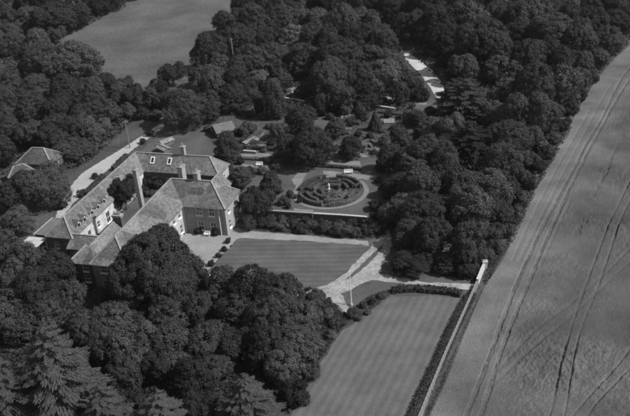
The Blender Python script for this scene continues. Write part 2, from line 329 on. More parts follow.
# ------------------------------------------------------------------ buildings
ANG = R(-18)
def wall_mb(p0, p1, h, openings, z0=0.0, depth=0.16):
    """wall face from p0 to p1 (outside on the right-hand side) with real openings and reveals; openings (u0,u1,z0,z1)"""
    mb = MB(); p0, p1 = Vector((*p0, 0)), Vector((*p1, 0)); d = p1-p0; L = d.length; d.normalize(); nin = Vector((-d.y, d.x, 0))
    us = sorted({0, L, *[o[0] for o in openings], *[o[1] for o in openings]}); zs = sorted({z0, h, *[o[2] for o in openings], *[o[3] for o in openings]})
    pt = lambda u, z, k=0: tuple(p0+d*u+nin*k+Vector((0,0,z)))
    for a, b in zip(us, us[1:]):
        for c, e in zip(zs, zs[1:]):
            if not any(o[0]-1e-6 <= a and b <= o[1]+1e-6 and o[2]-1e-6 <= c and e <= o[3]+1e-6 for o in openings):
                mb.poly([pt(a,c), pt(b,c), pt(b,e), pt(a,e)])
    for a, b, c, e in openings:
        mb.poly([pt(a,c), pt(a,c,depth), pt(b,c,depth), pt(b,c)], True); mb.poly([pt(a,e), pt(b,e), pt(b,e,depth), pt(a,e,depth)], True)
        mb.poly([pt(a,c), pt(a,e), pt(a,e,depth), pt(a,c,depth)], True); mb.poly([pt(b,c), pt(b,c,depth), pt(b,e,depth), pt(b,e)], True)
    return mb
def window(root, p0, p1, op, nx=2, nz=2, mat='white'):
    """sash frame with bars set in the opening, pane behind, sill in front"""
    p0, p1 = Vector((*p0, 0)), Vector((*p1, 0)); d = (p1-p0).normalized(); nin = Vector((-d.y, d.x, 0)); a, b, c, e = op
    P = lambda u, z, k: p0+d*u+nin*k+Vector((0,0,z)); f = MB(); t = 0.075; U = Vector((0,0,1))
    def m(u0, u1, z0, z1, k=0.07, th=0.035): f.obox(P((u0+u1)/2, (z0+z1)/2, k), d*(u1-u0)/2, nin*th, U*(z1-z0)/2)
    m(a, a+t, c, e); m(b-t, b, c, e); m(a+t, b-t, c, c+t); m(a+t, b-t, e-t, e)
    for i in range(1, nx): u = a+(b-a)*i/nx; m(u-0.022, u+0.022, c+t, e-t, 0.075, 0.02)
    for i in range(1, nz): z = c+(e-c)*i/nz; m(a+t, b-t, z-0.03, z+0.03, 0.072, 0.025)
    fo = f.build('window', M[mat], root)
    MB().obox(P((a+b)/2, (c+e)/2, 0.125), d*(b-a)/2, nin*0.01, U*(e-c)/2).build('pane', M['glass'], fo)
    MB().obox(P((a+b)/2, c-0.06, -0.05), d*((b-a)/2+0.08), nin*0.13, U*0.055).build('sill', M[mat], fo)
    return fo
def wall(root, p0, p1, h, mat, wins=(), z0=0.0, nx=2, nz=2):
    wall_mb(p0, p1, h, list(wins), z0).build('wall', M[mat], root)
    for o in wins: window(root, p0, p1, o, nx, nz)
def roof_obj(root, faces, mat, th=0.14, name='roof'):
    """roof planes as closed slabs (top, underside and edges)"""
    mb = MB()
    for f in faces:
        lo = [(p[0], p[1], p[2]-th) for p in f]; mb.poly(f); mb.poly(lo, True)
        for a, b, c, d in zip(f, f[1:]+f[:1], lo, lo[1:]+lo[:1]): mb.poly([a, c, d, b])
    return mb.build(name, M[mat], root)
def ridge_line(root, lines, mat='ridge', wd=0.30):
    mb = MB()
    for p, q in lines:
        p, q = Vector(p), Vector(q); n = max(1, int((q-p).length/0.45))
        for i in range(n):
            a, b = p.lerp(q, i/n), p.lerp(q, (i+0.94)/n); mb.bar(a+Vector((0,0,0.04+0.01*(i%2))), b+Vector((0,0,0.05+0.01*(i%2))), wd, 0.12)
    return mb.build('ridge_tiles', M[mat], root)
def chimney(root, x, y, z0, z1, wx, wy, pots=2, mat='brick', along='y'):
    mb = MB(); mb.box(x-wx/2, x+wx/2, y-wy/2, y+wy/2, z0, z1-0.55)
    c = mb.build('chimney', M[mat], root)
    MB().box(x-wx/2-0.07, x+wx/2+0.07, y-wy/2-0.07, y+wy/2+0.07, z1-0.55, z1-0.3).box(x-wx/2-0.13, x+wx/2+0.13, y-wy/2-0.13, y+wy/2+0.13, z1-0.3, z1-0.1).build('cap', M['ridge'], c)
    for i in range(pots):
        t = (i-(pots-1)/2)*0.55; px_, py_ = (x, y+t) if along == 'y' else (x+t, y)
        MB().tube([(px_,py_,z1-0.1),(px_,py_,z1+0.15),(px_,py_,z1+0.5),(px_,py_,z1+0.56)], [0.17,0.15,0.13,0.16], 8).build('chimney_pot', M['ridge'], c)
    return c
def l_roof(root, mx, dm, ww, wl, ez, rz, mat, ov=0.35):
    """hipped roof of an L plan: main arm 0..mx deep dm, wing -ww..0 running to -wl"""
    k = ov*(rz-ez)/(dm/2); e = ez-k; hm, hw = dm/2, ww/2
    P0 = (ov,-ov,e); a = (mx+ov,-ov,e); b = (mx+ov,dm+ov,e); c = (-ww-ov,dm+ov,e); d = (-ww-ov,-wl-ov,e); f = (ov,-wl-ov,e)
    R1 = (mx-hm,hm,rz); J = (-hw,hm,rz); S = (-hw,-wl+hw,rz)
    ro = roof_obj(root, [[P0,a,R1,J],[a,b,R1],[b,c,J,R1],[c,d,S,J],[d,f,S],[f,P0,J,S]], mat)
    ridge_line(ro, [(R1,J),(J,S),(R1,a),(S,f),(S,d),(R1,b)])
    return ro
# --- the main house
HO = (-25.1, 135.3)
house = empty('country_house', (HO[0], HO[1], 0), ANG)
tag(house, 'L-shaped brick country house with hipped tiled roofs and tall chimneys, facing the gravel', 'house')
EZ, RZ = 6.2, 9.55
row = lambda us, w_, z0, z1: [(u, u+w_, z0, z1) for u in us]
wall(house, (0,0), (8.6,0), EZ, 'brick', row((2.7,5.25),1.2,4.0,5.8)+row((2.7,5.25),1.2,0.8,2.6), nx=2, nz=2)
wall(house, (8.6,0), (8.6,7.2), EZ, 'quoin', row((1.3,4.6),1.0,4.0,5.75)+row((1.3,4.6),1.0,0.8,2.6), nx=2, nz=2)
wall(house, (8.6,7.2), (-6.8,7.2), EZ, 'brick', row((2,5,8.2,11.4),1.0,4.0,5.75)+row((2,5,8.2,11.4),1.0,0.8,2.6), nx=2, nz=2)
wall(house, (-6.8,7.2), (-6.8,-22), EZ, 'brick', row((3,8,13,25),1.0,4.0,5.7), nx=2, nz=2)
wall(house, (-6.8,-22), (0,-22), EZ, 'brick', row((1.3,4.1),1.35,4.1,5.6)+row((1.3,4.1),1.35,1.0,2.6), nx=3, nz=2)
wall(house, (0,-22), (0,0), EZ, 'render', row((1.4,4.2,7.0,9.8,12.4,15.0,17.4,19.8),1.05,4.0,5.8)+row((1.4,4.2,7.0,12.4,15.0,17.4,19.8),1.05,0.8,2.6), nx=2, nz=2)
l_roof(house, 8.6, 7.2, 6.8, 22, EZ, RZ, 'tile')
q = MB()
for i in range(16): q.box(8.6-(0.62 if i%2 else 0.42), 8.63, -0.03, (0.42 if i%2 else 0.62), 0.02+i*0.36, 0.36+i*0.36)
q.build('quoins', M['quoin'], house)
MB().tube([(7.35,-0.09,0.1),(7.35,-0.09,5.8)], [0.07,0.07], 8).build('downpipe', M['white'], house)
MB().tube([(0.12,-0.09,0.1),(0.12,-0.09,5.8)], [0.06,0.06], 8).build('downpipe', M['white'], house)
g = MB(); g.box(0.2,8.9,-0.47,-0.36,5.74,5.84); g.box(8.96,9.07,-0.3,7.4,5.74,5.84); g.box(0.36,0.47,-22.3,-0.5,5.74,5.84); g.box(-7.1,0.3,-22.47,-22.36,5.74,5.84); g.build('gutter', M['lead'], house)
chimney(house, -6.4, -3.6, 5.0, 14.9, 0.7, 0.95, 2, 'quoin')
chimney(house, -1.8, 5.3, 7.0, 11.7, 0.95, 1.5, 3, 'quoin')
chimney(house, 1.9, 4.1, 8.0, 11.2, 0.9, 1.3, 2, 'quoin')
# kitchen annexe against the wing, lower and narrower
roof_obj(house, [[(-11.2,-20.7,4.55),(-8.9,-18.6,7.0),(-8.9,-9.9,7.0),(-11.2,-9.6,4.55)],[(-11.2,-20.7,4.55),(-6.82,-20.7,4.55),(-8.9,-18.6,7.0)],[(-6.82,-20.7,4.55),(-6.82,-9.6,4.75),(-8.9,-9.9,7.0),(-8.9,-18.6,7.0)]], 'tile', name='annexe_roof')
ridge_line(house, [((-8.9,-18.6,7.0),(-8.9,-9.9,7.0)),((-8.9,-18.6,7.0),(-11.2,-20.7,4.55))])
wall(house, (-11.0,-20.4), (-6.82,-20.4), 4.75, 'brick_dark_shaded', [(1.0,2.1,2.9,4.3),(1.0,2.1,0.7,2.2)])
wall(house, (-11.0,-9.7), (-11.0,-20.4), 4.75, 'brick', [(2.5,3.5,2.9,4.2)])
wall(house, (-6.82,-9.7), (-11.0,-9.7), 4.75, 'brick')
MB().poly([(-6.84,-9.7,4.7),(-11.0,-9.7,4.7),(-8.9,-9.72,6.9)]).build('gable', M['render'], house)
chimney(house, -8.4, -9.2, 0.0, 8.3, 1.7, 0.9, 3, 'brick_dark_shaded', 'x')
# --- stables and rear range round the yard
SO = (-36.24, 157.28)
st = empty('stable_range', (SO[0], SO[1], 0), ANG)
tag(st, 'long low L-shaped stable range with tiled roof and white dormers beside the lane', 'outbuilding')
wall(st, (0,0), (17.5,0), 4.0, 'brick_dark_shaded', [(2,3,1.0,2.4),(5.2,6.4,0.05,2.3),(8.5,9.5,1.0,2.4),(12,13,1.0,2.4)])  # yard front: its deep shade is painted in as a darker brick tone
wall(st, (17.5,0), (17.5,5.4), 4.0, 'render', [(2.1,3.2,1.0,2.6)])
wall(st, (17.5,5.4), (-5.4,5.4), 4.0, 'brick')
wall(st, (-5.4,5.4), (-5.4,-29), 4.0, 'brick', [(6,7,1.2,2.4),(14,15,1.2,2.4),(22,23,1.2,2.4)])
wall(st, (-5.4,-29), (0,-29), 4.0, 'brick_dark_shaded', [(3.6,4.7,0.05,2.4),(1.2,2.2,1.2,2.5)])  # near end wall, shade put into the brick colour as well
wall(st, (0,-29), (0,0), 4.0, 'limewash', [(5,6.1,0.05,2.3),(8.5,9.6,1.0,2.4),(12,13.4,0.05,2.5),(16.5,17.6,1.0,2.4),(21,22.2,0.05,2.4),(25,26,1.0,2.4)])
l_roof(st, 17.5, 5.4, 5.4, 29, 4.0, 6.7, 'tile_stable', 0.3)
for y in (-25.6,-23.5,-20.7,-18.4,-16.0):
    d = MB(); d.poly([(-0.4,y-0.6,4.1),(-0.4,y+0.6,4.1),(-0.4,y+0.6,5.0),(-0.4,y,5.6),(-0.4,y-0.6,5.0)])
    d.poly([(-0.4,y-0.6,4.1),(-0.4,y-0.6,5.0),(-1.5,y-0.6,5.0)]); d.poly([(-0.4,y+0.6,4.1),(-1.5,y+0.6,5.0),(-0.4,y+0.6,5.0)])
    do = d.build('dormer', M['white'], st)
    roof_obj(do, [[(-0.15,y-0.85,4.88),(-0.15,y,5.73),(-2.0,y,5.73),(-1.3,y-0.85,4.88)],[(-0.15,y+0.85,4.88),(-1.3,y+0.85,4.88),(-2.0,y,5.73),(-0.15,y,5.73)]], 'tile_stable', 0.08, 'dormer_roof')
    MB().box(-0.398,-0.36,y-0.42,y+0.42,4.25,4.95).build('pane', M['glass'], do)
for x in (1.8, 5.8):
    f = MB(); zc = lambda yy: 4.0+yy*1.0
    for (a, b, c, e) in ((x-0.45,x-0.33,1.0,2.1),(x+0.33,x+0.45,1.0,2.1),(x-0.33,x+0.33,1.0,1.14),(x-0.33,x+0.33,1.96,2.1)):
        f.obox(((a+b)/2,(c+e)/2-0.06,zc((c+e)/2)+0.1), ((b-a)/2,0,0), (0,(e-c)/2,(e-c)/2), (0,-0.05,0.05))
    so_ = f.build('skylight', M['white'], st)
    MB().obox((x,1.5,zc(1.55)+0.05), (0.33,0,0), (0,0.42,0.42), (0,-0.02,0.02)).build('pane', M['glass'], so_)
chimney(st, 8.7, 2.9, 5.5, 8.8, 0.8, 0.8, 1, 'quoin')
chimney(st, -0.4, -9.0, 3.0, 6.9, 0.7, 0.9, 1, 'quoin')
# cross gables at the right-hand end of the rear range
def gable_block(name, parent_ang, o, lx, ly, eh, rh, wm, rm, label, cat, wins=()):
    b = empty(name, (o[0], o[1], 0), parent_ang); tag(b, label, cat)
    wall(b, (0,0), (lx,0), eh, wm, wins); wall(b, (lx,0), (lx,ly), eh, wm); wall(b, (lx,ly), (0,ly), eh, wm); wall(b, (0,ly), (0,0), eh, wm)
    for x in (0.0, lx): MB().poly([(x,0,eh),(x,ly,eh),(x,ly/2,rh)]).build('gable', M[wm], b)
    k = 0.25*(rh-eh)/(ly/2)
    r_ = roof_obj(b, [[(-0.25,-0.25,eh-k+0.1),(lx+0.25,-0.25,eh-k+0.1),(lx+0.25,ly/2,rh+0.1),(-0.25,ly/2,rh+0.1)],[(lx+0.25,ly+0.25,eh-k+0.1),(-0.25,ly+0.25,eh-k+0.1),(-0.25,ly/2,rh+0.1),(lx+0.25,ly/2,rh+0.1)]], rm, 0.12)
    ridge_line(r_, [((-0.25,ly/2,rh+0.12),(lx+0.25,ly/2,rh+0.12))]); return b
def place(u, v, z=0.0): return gp(u, v, z)[:2]
def local_pt(O, x, y): return (O[0]+x*math.cos(ANG)-y*math.sin(ANG), O[1]+x*math.sin(ANG)+y*math.cos(ANG))
gable_block('scullery', ANG+math.pi/2, local_pt(HO, 3.6, 8.6), 6.5, 4.2, 3.4, 5.6, 'render', 'tile', 'small pale gabled scullery between the house and the rear range', 'outbuilding', [(2,3,1.0,2.4)])
gable_block('wash_house', ANG+math.pi/2, local_pt(HO, -11.6, -18.8), 5.0, 3.2, 2.3, 3.8, 'brick', 'tile', 'small gabled wash house against the kitchen annexe', 'outbuilding', [(1.5,2.4,0.9,1.9)])
gable_block('coach_store', ANG, local_pt(HO, -17.4, -13.4), 5.8, 5.0, 2.7, 4.1, 'brick_dark_shaded', 'tile', 'low tiled store between the stables and the kitchen annexe', 'outbuilding', [(1.0,2.0,0.9,2.1)])
# flat-roofed lean-to and pale canopy at the stable's near end
b = empty('flat_roofed_shed', (*place(43,241), 0), ANG); tag(b, 'flat-roofed brick shed against the outer wall of the stables', 'shed')
b.location = (*local_pt(SO, -9.3, -27.2), 0)
wall(b, (0,0), (3.8,0), 2.6, 'brick_dark_shaded', [(0.8,1.8,0.05,2.1)]); wall(b, (3.8,6), (0,6), 2.6, 'brick'); wall(b, (0,6), (0,0), 2.6, 'brick')
MB().box(-0.2,3.85,-0.2,6.2,2.6,2.78).build('roof', M['felt'], b); k = MB(); k.box(-0.28,-0.205,-0.28,6.28,2.55,2.9); k.box(-0.2,3.85,6.205,6.28,2.55,2.9); k.build('parapet', M['felt_pale'], b)
c = empty('open_canopy', (*local_pt(SO, -10.2, -31.6), 0), ANG); tag(c, 'pale flat canopy on white posts in front of the stable end', 'canopy')
for j in range(5): MB().box(0.1+j*0.78, 0.84+j*0.78, 0, 3.4, 2.6+0.01*(j%2), 2.72+0.01*(j%2)).build('roof_panel', M['felt_pale'], c)
for x in (0.2, 2.0, 3.8):
    for y in (0.15, 3.2): MB().box(x-0.08,x+0.08,y-0.08,y+0.08,0,2.48).build('post', M['white'], c)
MB().box(0.05,4.0,0.02,0.12,2.44,2.598).box(0.05,4.0,3.28,3.38,2.44,2.598).build('beam', M['white'], c)
# hip-roofed cottage by the lane
def hip_block(name, o, ang, lx, ly, eh, rh, wm, rm, label, cat, wins=()):
    b = empty(name, (o[0], o[1], 0), ang); tag(b, label, cat)
    wall(b, (0,0), (lx,0), eh, wm, wins); wall(b, (lx,0), (lx,ly), eh, wm, [(ly*0.4, ly*0.4+1, 1.0, 2.3)] if ly > 3 else ()); wall(b, (lx,ly), (0,ly), eh, wm); wall(b, (0,ly), (0,0), eh, wm)
    v = 0.35; k = v*(rh-eh)/(ly/2); e = eh-k; A_, B_, C_, D_ = (-v,-v,e),(lx+v,-v,e),(lx+v,ly+v,e),(-v,ly+v,e); P, Q = (ly/2,ly/2,rh),(lx-ly/2,ly/2,rh)
    r_ = roof_obj(b, [[A_,B_,Q,P],[B_,C_,Q],[C_,D_,P,Q],[D_,A_,P]], rm); ridge_line(r_, [(P,Q),(P,A_),(Q,B_),(P,D_),(Q,C_)]); return b
hip_block('cottage', place(20,173), R(-14), 8.6, 5.6, 2.8, 5.2, 'brick_dark_shaded', 'dark_tile', 'hip-roofed cottage among dark trees at the left edge, beyond the lane', 'cottage', [(1.5,2.5,1.0,2.2),(5.5,6.5,1.0,2.2)])
hip_block('lean_shed', place(11,184), R(30), 5.5, 3.6, 1.9, 3.2, 'brick_dark_shaded', 'dark_tile', 'small tiled shed in front of the hip-roofed cottage', 'shed')
hip_block('summer_house', place(199,295.5), R(-10), 3.2, 2.6, 2.2, 3.5, 'white', 'felt', 'small white summer house half hidden between the big tree and the lower wood', 'summer house', [(1.1,2.1,0.8,1.9)])
gable_block('garden_shed', R(22), place(218,139), 4.6, 5.0, 1.5, 2.5, 'brick_dark_shaded', 'felt', 'garden shed with plain dark roof left of the clipped yew column', 'shed')
gable_block('potting_shed', R(-50), place(157,151.5), 3.4, 1.8, 1.2, 1.5, 'felt', 'path_roof', 'low pale-roofed potting shed behind the rear range by the lane', 'shed')
gable_block('log_store', R(40), place(163,147.5), 3.2, 1.6, 1.0, 1.3, 'felt', 'path_roof', 'pale log store on the grass right of the potting shed', 'shed')

# ------------------------------------------------------------------ walls, bench, flagpole, statue, poles
def wall_run(name, pts, h, th, mat, label, cope=None, group=None):
    """free-standing wall along ground points, coping stones one by one"""
    r_ = empty(name, (pts[0][0], pts[0][1], 0)); tag(r_, label, 'wall', group); o = Vector((pts[0][0], pts[0][1], 0)); mb = MB(); stone = None
    for a, b_ in zip(pts, pts[1:]):
        a, b_ = Vector((a[0], a[1], 0))-o, Vector((b_[0], b_[1], 0))-o; d = b_-a; L = d.length; d.normalize(); s = Vector((d.y, -d.x, 0))
        mb.obox((a+b_)/2+Vector((0,0,h/2)), d*L/2, s*th/2, (0,0,h/2))
        if cope:
            n = max(1, int(round(L/0.95))); me_ = MB().obox((0,0,0), (0.95*0.49,0,0), (0,th/2+0.06,0), (0,0,0.06)).mesh('coping_stone', M[cope])
            for i in range(n):
                c_ = a+d*((i+0.5)*L/n); e_ = link('coping_stone', me_, r_, (c_.x, c_.y, h+0.062+random.uniform(-0.006,0.012)), math.atan2(d.y, d.x)+random.uniform(-0.01,0.01), (L/n/0.95, 1+random.uniform(-0.05,0.08), 1))
    mb.build('wall', M[mat], r_); return r_
base = lambda l, z: [gp(u, v, z) for u, v in l]
W1 = [gp(u, v)[:2] for u, v in ((484.5,268),(481,276),(477.5,285))]
W2 = [gp(u, v)[:2] for u, v in ((477.3,285.6),(463,318),(447,354),(428,400),(412,440),(404,460))]
gw = wall_run('white_wall', W1, 1.05, 0.3, 'limewash', 'short whitewashed wall with end pier at the corner of the crop field', 'limewash')
pr = Vector((*W1[0], 0))-gw.location; MB().box(pr.x-0.38,pr.x+0.38,pr.y-0.38,pr.y+0.38,0,1.3).build('pier', M['limewash'], gw); MB().box(pr.x-0.48,pr.x+0.48,pr.y-0.48,pr.y+0.48,1.3,1.48).build('pier_cap', M['stone'], gw)
wall_run('boundary_wall', W2, 0.8, 0.26, 'wallbrick', 'long low brick boundary wall between the lower lawn and the crop field', 'oldcope')
GW = [p_[:2] for p_ in base([(313,213.4),(340,215.0),(367,217)], 1.5)]
wall_run('garden_wall', GW, 1.5, 0.34, 'brick_dark_shaded', 'brick garden wall with bright stone coping in front of the maze', 'stone')
GW = [p_[:2] for p_ in base([(262,210.2),(285,211.6),(312.3,213.3)], 1.3)]
wall_run('terrace_wall', GW, 1.3, 0.34, 'brick_dark_shaded', 'lower dull garden wall left of the bright coping, below the maze lawn', 'ridge')
for l_, z_, lb in (([(282.5,97.5),(294,99.2),(305,101.2)],0.9,'kitchen garden wall with pale coping right of the yew column'), ([(378,106),(394,108.2)],0.5,'short pale-topped garden wall under the trees above the cone-shaped yew'), ([(242,150.5),(256,151.6)],0.6,'low kerb wall above the upper path left of the maze')):
    wall_run('garden_wall', [p_[:2] for p_ in base(l_, z_)], z_, 0.35, 'brick', lb, 'stone')
def bench(loc, rz, label, L=1.7):
    b = empty('garden_bench', loc, rz); tag(b, label, 'bench', 'white garden benches')
    for i in range(4): MB().box(-L/2,L/2,-0.26+i*0.135,-0.15+i*0.135,0.42,0.46).build('seat_slat', M['white'], b)
    for i in range(4): MB().box(-L/2,L/2,0.28+i*0.02,0.31+i*0.02,0.5+i*0.125,0.6+i*0.125).build('back_slat', M['white'], b)
    for x in (-L/2+0.06, L/2-0.06):
        for y, h in ((-0.24,0.64),(0.32,1.0)): MB().box(x-0.035,x+0.035,y-0.035,y+0.03-0.0,0,h if y<0 else 0.42).build('leg', M['white'], b)
        MB().box(x-0.04,x+0.04,-0.3,0.27,0.645,0.70).build('armrest', M['white'], b)
    return b
bench((*place(348.5,173.8), 0), R(-6), 'white slatted bench on the path behind the maze', 1.9)
bench((*place(259.5,166.2), 0), R(-10), 'white slatted bench by the lower kitchen garden path, left of the big dark trees', 1.5)
bench((*local_pt(HO, 4.65, -0.75), 0), ANG, 'white bench against the house front between two windows', 1.2)
bench((*place(395.3,140.0), 0), R(-4), 'white bench glimpsed among shrubs up right of the maze', 1.5)
fp = empty('flagpole', (*place(351.5,305), 0)); tag(fp, 'white flagpole standing on the small lawn beside the drive', 'flagpole')
MB().tube([(0,0,0),(0,0,1.2),(0,0,6.4)], [0.085,0.075,0.045], 10).build('pole', M['white'], fp); MB().tube([(0,0,6.4),(0,0,6.46),(0,0,6.56),(0,0,6.62)], [0.03,0.1,0.1,0.02], 10).build('finial', M['white'], fp)
MB().tube([(0,0,0),(0,0,0.25)], [0.22,0.2], 12).build('base', M['stone'], fp)
tp = empty('telegraph_pole', (*place(130,148), 0)); tag(tp, 'tall wooden telegraph pole beside the lane behind the stables', 'telegraph pole')
MB().tube([(0,0,0),(0,0,7.2)], [0.15,0.1], 8).build('pole', M['wood'], tp); MB().box(-0.6,0.6,-0.05,0.05,6.6,6.72).build('crossarm', M['wood'], tp)
for x in (-0.5,-0.2,0.2,0.5): MB().tube([(x,0,6.72),(x,0,6.86)], [0.04,0.05], 6).build('insulator', M['white'], tp)
tp2 = empty('telegraph_pole', (*place(235,72), 0)); tag(tp2, 'thin pale pole just showing among trees behind the garden shed', 'telegraph pole')
tp2.location = (*place(234.3,66), 0); MB().tube([(0,0,0),(0,0,8.8)], [0.14,0.09], 8).build('pole', M['ridge'], tp2); MB().box(-0.5,0.5,-0.05,0.05,8.3,8.42).build('crossarm', M['ridge'], tp2)
def cold_frame(u, v, rz, n, label):
    b = empty('cold_frame', (*place(u, v), 0), rz); tag(b, label, 'cold frame', 'cold frames in the kitchen garden'); L = n*1.1
    MB().box(0,L,0,0.08,0,0.35).box(0,L,1.52,1.6,0,0.6).box(0,0.08,0.08,1.52,0,0.4).box(L-0.08,L,0.08,1.52,0,0.4).build('box', M['wood'], b)
    for i in range(n):
        x = i*1.1+0.55; f = MB()
        for dx in (-0.5, 0, 0.5): f.obox((x+dx,0.8,0.53), (0.035,0,0), (0,0.82,0.13), (0,-0.004,0.025))
        for dy in (-0.78, 0.78): f.obox((x,0.8+dy,0.532+dy*0.158), (0.5,0,0), (0,0.035,0.006), (0,-0.004,0.025))
        fo = f.build('light', M['frame_wood'], b); MB().obox((x,0.8,0.515), (0.5,0,0), (0,0.8,0.127), (0,-0.001,0.008)).build('pane', M['frame_glass'], fo)
    return b
cold_frame(246.5,150,R(-12),4,'row of glazed cold frames just above the upper kitchen garden path')
cold_frame(247.5,146.2,R(48),4,'slanting row of glazed cold frames left of the vegetable bed')
cold_frame(341,121,R(-8),3,'glazed cold frames in the upper garden left of the cone-shaped yew')
cold_frame(384,124.5,R(-6),4,'row of cold frames right of the cone-shaped yew')
MC = (3.5, 147.6)
sx = empty('statue', (MC[0]-0.3, MC[1]+0.2, 0)); sx.scale = (0.72, 0.72, 0.8); tag(sx, 'white standing statue on a plinth at the centre of the hedge maze', 'statue')
MB().box(-0.3,0.3,-0.3,0.3,0,0.7).box(-0.38,0.38,-0.38,0.38,0.7,0.8).build('plinth', M['stone'], sx)
MB().tube([(0,0,0.8),(0,0,1.15),(0.02,0,1.5),(-0.02,0,1.85),(0,0,2.1),(0,0,2.17),(0,-0.02,2.22),(0,-0.02,2.32),(0,-0.02,2.42),(0,-0.02,2.45)], [0.24,0.2,0.19,0.17,0.22,0.1,0.07,0.12,0.1,0.02], 10).tube([(0.2,0,2.05),(0.3,-0.05,1.75),(0.15,-0.18,1.55)], [0.07,0.06,0.05], 6).tube([(-0.2,0,2.05),(-0.3,0,1.7),(-0.26,-0.06,1.4)], [0.07,0.06,0.05], 6).build('figure', M['white'], sx)

# ------------------------------------------------------------------ hedges
def hedge_mesh(name, line, h, wd, dens=30, leaf=0.13, mat='hedge'):
    """solid clipped core with leaf sprays all over it, along a polyline in local metres"""
    line = np.array(line, float); V = []; Q = []; off = 0
    d = np.gradient(line, axis=0); nn = np.column_stack([-d[:, 1], d[:, 0]]); nn /= np.maximum(np.linalg.norm(nn, axis=1), 1e-6)[:, None]
    prof = [(-0.46,0),(-0.5,0.6),(-0.42,0.95),(0.42,0.95),(0.5,0.6),(0.46,0)]
    rings = []
    for p_, n_ in zip(line, nn):
        hv = h*random.uniform(0.9,1.0); rings.append([(p_[0]+n_[0]*a*wd*0.9, p_[1]+n_[1]*a*wd*0.9, b_*hv) for a, b_ in prof])
    V = np.array(rings).reshape(-1, 3); k = 6
    for i in range(len(line)-1):
        for j in range(5): Q.append([i*k+j, i*k+j+1, (i+1)*k+j+1, (i+1)*k+j])
    for e in (0, len(line)-1): s_ = e*k; Q += [[s_, s_+1, s_+4, s_+5], [s_+1, s_+2, s_+3, s_+4]]
    seg = np.linalg.norm(np.diff(line, axis=0), axis=1); cum = np.r_[0, np.cumsum(seg)]; n = max(20, int(cum[-1]*(wd+2*h)*dens))
    t = rng.uniform(0, cum[-1], n); i = np.clip(np.searchsorted(cum, t)-1, 0, len(seg)-1); f = ((t-cum[i])/np.maximum(seg[i], 1e-6))[:, None]
    P = line[i]*(1-f)+line[i+1]*f; N = nn[i]; side = rng.uniform(0, wd+2*h, n); top = side < wd; s = np.where(rng.random(n) < 0.5, 1, -1)
    a = np.where(top, side-wd/2, s*wd/2*rng.uniform(0.9,1.08,n)); z = np.where(top, h*rng.uniform(0.94,1.06,n), rng.uniform(0.05,1,n)*h)
    c = np.column_stack([P+N*a[:, None], z]); nr_ = np.where(top[:, None], np.array([0,0,1.0]), np.column_stack([N*s[:, None], np.full(n, 0.3)]))
    lv, lq = leaf_quads(c, nr_, leaf, leaf*0.7); return np_mesh(name, np.vstack([V, lv]), np.vstack([np.array(Q), lq+len(V)]), M[mat])
mz = empty('hedge_maze', (MC[0], MC[1], 0), R(-4)); tag(mz, 'round clipped hedge maze in the garden, with statue at its middle', 'maze')
def arc(r, a0, a1): n = max(3, int(abs(a1-a0)*r/12)); return [(r*math.cos(R(a)), r*math.sin(R(a))) for a in np.linspace(a0, a1, n)]
SEG = [arc(6.4,8,80),arc(6.4,100,172),arc(6.4,188,256),arc(6.4,268,352),
       arc(4.95,14,60),arc(4.95,74,94),arc(4.95,112,170),arc(4.95,190,240),arc(4.95,256,300),arc(4.95,314,348),
       arc(3.5,0,48),arc(3.5,66,110),arc(3.5,128,172),arc(3.5,196,262),arc(3.5,285,340),
       arc(2.05,20,100),arc(2.05,130,220),arc(2.05,250,345)]
for r0, r1, a in ((4.95,6.4,14),(4.95,6.4,188),(3.5,4.95,170),(3.5,4.95,300),(2.05,3.5,48),(2.05,3.5,262),(4.95,6.4,112),(3.5,4.95,66)):
    SEG.append([(r*math.cos(R(a)), r*math.sin(R(a))) for r in np.linspace(r0+0.2, r1-0.2, 4)])
for s_ in SEG: link('hedge', hedge_mesh('hedge', s_, 0.95, 0.55, 55, 0.085, 'hedge_top'), mz)
ring = MB(); n = 64
for i in range(n):
    a, b_ = 2*math.pi*i/n, 2*math.pi*(i+1)/n; ring.poly([(6.9*math.cos(a),6.9*math.sin(a),0.045),(7.9*math.cos(a),7.7*math.sin(a),0.045),(7.9*math.cos(b_),7.7*math.sin(b_),0.045),(6.9*math.cos(b_),6.9*math.sin(b_),0.045)])
ro = ring.build('maze_path', M['path']); ro.location = (MC[0], MC[1], 0); tag(ro, kind='structure')
fl = MB().poly([(6.7*math.cos(2*math.pi*i/n), 6.7*math.sin(2*math.pi*i/n), 0.04) for i in range(n)]).build('maze_floor', M['maze_soil']); fl.location = (MC[0], MC[1], 0); tag(fl, kind='structure')
def px_hedge(name, pxl, h, wd, label, cat='hedge', mat='hedge', dens=16, leaf=0.2):
    P = [gp(u, v)[:2] for u, v in smooth_px(pxl, False, 5)]; o = P[0]
    ob = link(name, hedge_mesh(name, [(a-o[0], b_-o[1]) for a, b_ in P], h, wd, dens, leaf, mat), None, (o[0], o[1], 0)); return tag(ob, label, cat)
px_hedge('hedge', [(472,296),(456,326),(440,362),(421,404),(404,442)], 0.8, 1.5, 'dark clipped hedge running along the lawn side of the boundary wall', dens=45, leaf=0.12)
px_hedge('hedge', [(392,292.5),(410,290.5),(430,291.5),(450,293.5),(461,295.5)], 0.8, 1.3, 'low rough hedge along the top edge of the lower lawn', leaf=0.24)
px_hedge('hedge', [(86,196),(96,186.5),(104,178.5)], 1.2, 1.0, 'short dark hedge between the stables and the lane')
px_hedge('hedge', [(113,171),(120,164),(127,157.5)], 1.1, 0.9, 'dark hedge by the lane near the telegraph pole')
px_hedge('hedge', [(240,148.5),(255,149.5),(275,151)], 1.0, 0.8, 'straight dark hedge above the upper kitchen garden path')
px_hedge('hedge', [(240,144),(256,128)], 0.9, 0.8, 'slanting hedge beside the kitchen garden path')
